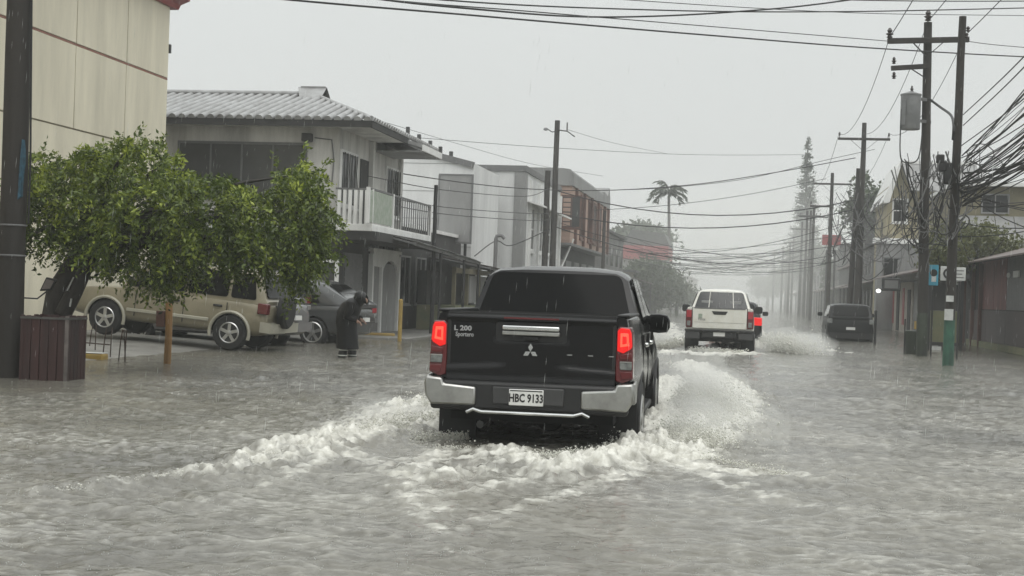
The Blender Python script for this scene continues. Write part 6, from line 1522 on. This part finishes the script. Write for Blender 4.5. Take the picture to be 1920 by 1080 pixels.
def jet(n, src, vel, spread, drag=.0, t1=.6, size=(.004, .016), fall=True):
    s0, s1 = np.array(src[0]), np.array(src[1]); a = RNG.random(n)[:, None]; P0 = s0+(s1-s0)*a
    V = np.array(vel)+RNG.normal(size=(n, 3))*np.array(spread); V[:, 2] = np.abs(V[:, 2]); tt = RNG.random(n)**.8*t1
    # strands: quantise some drops so that they gather in threads and sheets
    g = RNG.integers(0, max(8, n//60), n); base = RNG.normal(size=(g.max()+1, 3))*np.array(spread)*.9
    mixk = .65; V = V*(1-mixk)+(np.array(vel)+base[g])*mixk; V[:, 2] = np.abs(V[:, 2])
    P = P0+V*tt[:, None]; P[:, 2] -= 4.9*tt**2; k = P[:, 2] > -.02
    S = np.exp(RNG.normal(size=n)*.55)*size[0]*1.4; S = np.clip(S, size[0]*.5, size[1]); return P[k], S[k]
Ps, Ss = [], []
def add(*a, **k): p, s = jet(*a, **k); Ps.append(p); Ss.append(s)
xr, xl = BX+.92, BX-.92; yF, yR = BY+4.22, BY+1.18
# right front wheel: tall plume; right rear wheel: wide fan; left the same but lower
add(34000, ((xr, yF+.5, .02), (xr+.3, yF-.6, .02)), (1.25, .4, 1.9), (.55, .8, .55), t1=.55, size=(.0042, .016))
add(22000, ((xr+.1, yF, .0), (xr+.5, yF-2.2, .0)), (1.2, -.3, 1.35), (.6, .9, .5), t1=.45, size=(.0036, .013))
add(30000, ((xr, yR+.5, .0), (xr+.35, yR-.7, .0)), (1.35, -.3, 1.35), (.6, .7, .45), t1=.5, size=(.0036, .013))
add(5000, ((xr-.25, yR-.5, .0), (xr+.1, yR-.9, .0)), (.2, -1.1, 1.0), (.4, .5, .4), t1=.35, size=(.0028, .011))
add(16000, ((xl, yR+.5, .0), (xl-.35, yR-.7, .0)), (-1.0, -.3, 1.15), (.5, .7, .4), t1=.45, size=(.0036, .013))
add(16000, ((xl, yF+.4, .0), (xl-.4, yF-1.2, .0)), (-1.5, -.2, 1.3), (.6, .8, .5), t1=.5, size=(.0036, .013))
add(3500, ((xl+.3, yR-.6, .0), (xl-.1, yR-.9, .0)), (-.1, -1.0, .95), (.35, .5, .35), t1=.33, size=(.0028, .010))
add(5000, ((xl+.2, BY-.3, .0), (xr-.2, BY-.7, .0)), (.0, -.8, .7), (.5, .5, .3), t1=.28, size=(.0026, .009))
# crest of the left bow wave
for (a, b), n, h in (((CREST[0][0][0], CREST[0][0][2]), 5200, .9), ((CREST[0][0][2], CREST[0][0][4]), 3600, .65), ((CREST[0][0][4], CREST[0][0][6]), 1500, .35), ((CREST[0][0][6], CREST[0][0][9]), 900, .25), ((CREST[4][0][2], CREST[4][0][6]), 3800, .75), ((CREST[5][0][0], CREST[5][0][3]), 2400, .5), ((CREST[6][0][0], CREST[6][0][4]), 5200, .9)):
    add(n, ((a[0], a[1], .06), (b[0], b[1], .03)), (0, -.15, h), (.45, .45, .35), t1=.26, size=(.0026, .009))
drops('spray', np.concatenate(Ps), np.concatenate(Ss), M['spray'], 'spray of muddy drops flung up beside the black pickup', TET_V, TET_F)
Ps, Ss = [], []
wr_, wl_ = WX+.9, WX-.9
add(18000, ((wr_, WY+4.6, .0), (wr_+.4, WY+1.0, .0)), (2.2, -.5, 1.9), (.9, 1.2, .7), t1=.55, size=(.009, .032))
add(4500, ((wl_, WY+4.6, .0), (wl_-.4, WY+1.0, .0)), (-1.6, -.4, 1.4), (.8, 1.1, .6), t1=.5, size=(.009, .032))
add(3500, ((wl_+.2, WY+.2, .0), (wr_-.2, WY-.8, .0)), (.0, -1.2, 1.1), (.5, .5, .4), t1=.4, size=(.006, .02))
drops('spray', np.concatenate(Ps), np.concatenate(Ss), M['spray'], 'spray of pale drops flung up beside the white pickup', TET_V, TET_F)
# rain: rings of tiny splashes on the water, and falling drops
n = 4000; r = 5.2*np.exp(RNG.random(n)*1.9); a = np.radians(RNG.uniform(-48, 30, n)); X, Y = r*np.sin(a), r*np.cos(a); h, _ = surf(X, Y)
k = 3; P = np.repeat(np.stack([X, Y, h], 1), k, 0)+np.abs(RNG.normal(size=(n*k, 3)))*np.array([.012, .012, .016])
drops('rain_splashes', P, RNG.uniform(.0012, .0030, n*k), M['rain'], 'tiny crowns of rain splashing on the flood', TET_V, TET_F)
n = 6500; d = 8+RNG.random(n)**.7*30; u = RNG.uniform(-700, 2620, n); v = RNG.uniform(-200, 1000, n)
P = np.array([list(at(a_, b_, c_)) for a_, b_, c_ in zip(u, v, d)]); P = P[P[:, 2] > .05]; n = len(P)
S = RNG.uniform(.0006, .0011, n); st = np.tile(np.array([.06, .02, 1.0]), (n, 1))*RNG.uniform(30, 70, (n, 1))
drops('rain', P, S, M['rain'], 'falling rain drops over the whole street', stretch=st)
# fine mist hanging over the splashes
mm = bpy.data.materials.new('mist'); mm.use_nodes = True; N, L = mm.node_tree.nodes, mm.node_tree.links; N.remove(N['Principled BSDF'])
pv = N.new('ShaderNodeVolumePrincipled'); pv.inputs['Color'].default_value = (.97, .97, .94, 1); pv.inputs['Density'].default_value = .36
L.new(pv.outputs[0], N['Material Output'].inputs['Volume'])
def puff(c, r, sd):
    n, m = 26, 16; V = []; Q = []
    for i in range(m+1):
        for j in range(n):
            th = math.pi*i/m; ph = 2*math.pi*j/n; d = Vector((math.sin(th)*math.cos(ph), math.sin(th)*math.sin(ph), math.cos(th)))
            k = 1+.55*float(fbm(np.array([d.x*1.6+sd]), np.array([d.y*1.6+d.z*1.3+sd*3]), 3)[0]); V.append((c[0]+d.x*r[0]*k, c[1]+d.y*r[1]*k, c[2]+d.z*r[2]*k))
    for i in range(m):
        for j in range(n): Q.append((i*n+j, i*n+(j+1) % n, (i+1)*n+(j+1) % n, (i+1)*n+j))
    return np.array(V), np.array(Q)
def mist(label, boxes, n, rr):
    for k in range(n):
        c0, c1 = boxes[k % len(boxes)]; c = [random.uniform(a_, b_) for a_, b_ in zip(c0, c1)]; r_ = random.uniform(.6, 1.25)*rr
        v, q_ = puff(c, (r_, r_*random.uniform(1.2, 2.2), min(r_*random.uniform(.7, 1.0), c[2]+.1)), k*2.7+c[0])
        mb = MB(); mb.add([tuple(map(float, p)) for p in v], [tuple(map(int, f)) for f in q_])
        ob = mb.build('spray_mist', None); bm = bmesh.new(); bm.from_mesh(ob.data); bmesh.ops.remove_doubles(bm, verts=bm.verts, dist=1e-5); bmesh.ops.recalc_face_normals(bm, faces=bm.faces); bm.to_mesh(ob.data); bm.free()
        ob.data.materials.append(mm); tag(ob, label, kind='stuff')
mist('pale spray mist right of the black pickup', [((xr+.3, yF-1.0, .25), (xr+.8, yF+.4, .55)), ((xr+.3, yR-.4, .12), (xr+1.1, yR+1.6, .35))], 10, .34)
mist('thin spray mist left of the black pickup', [((xl-.9, yF-1.2, .1), (xl-.3, yF+.2, .25)), ((xl-.8, yR-.5, .1), (xl-.3, yR+.5, .2))], 6, .28)
mist('pale spray mist about the white pickup', [((wr_+.5, WY+.6, .15), (wr_+1.6, WY+3.4, .45)), ((wl_-1.2, WY+1.0, .1), (wl_-.4, WY+4.0, .35))], 8, .6)
# banks of rain mist added to pale the far street beyond the even haze
m_near = mm; mm = m_near.copy(); mm.node_tree.nodes['Principled Volume'].inputs['Density'].default_value = .0055
for k, (x, y, r_, h_) in enumerate(((-3, 92, 9, 5), (4, 108, 10, 6), (-4, 128, 12, 7), (6, 148, 13, 9), (-2, 172, 16, 10), (8, 196, 18, 13), (-6, 215, 20, 12), (3, 245, 26, 15))):
    v, q_ = puff((x, y, h_*.45), (r_, r_*1.1, h_), k*3.3)
    mb = MB(); mb.add([tuple(map(float, p)) for p in v], [tuple(map(int, f)) for f in q_]); ob = mb.build('added_mist_bank', None)
    bm = bmesh.new(); bm.from_mesh(ob.data); bmesh.ops.remove_doubles(bm, verts=bm.verts, dist=1e-5); bmesh.ops.recalc_face_normals(bm, faces=bm.faces); bm.to_mesh(ob.data); bm.free()
    ob.data.materials.append(mm); tag(ob, 'bank of added rain mist paling the far street', kind='stuff')
hz = bpy.data.materials.new('haze'); hz.use_nodes = True; N, L = hz.node_tree.nodes, hz.node_tree.links; N.remove(N['Principled BSDF'])
pv = N.new('ShaderNodeVolumePrincipled'); pv.inputs['Color'].default_value = (.93, .95, .94, 1); pv.inputs['Density'].default_value = .0014; pv.inputs['Anisotropy'].default_value = .15
L.new(pv.outputs[0], N['Material Output'].inputs['Volume'])
ho = MB().box((-860, -860, -1.6), (860, 860, 30)).build('haze', hz); tag(ho, 'grey rain mist filling the street', kind='stuff')
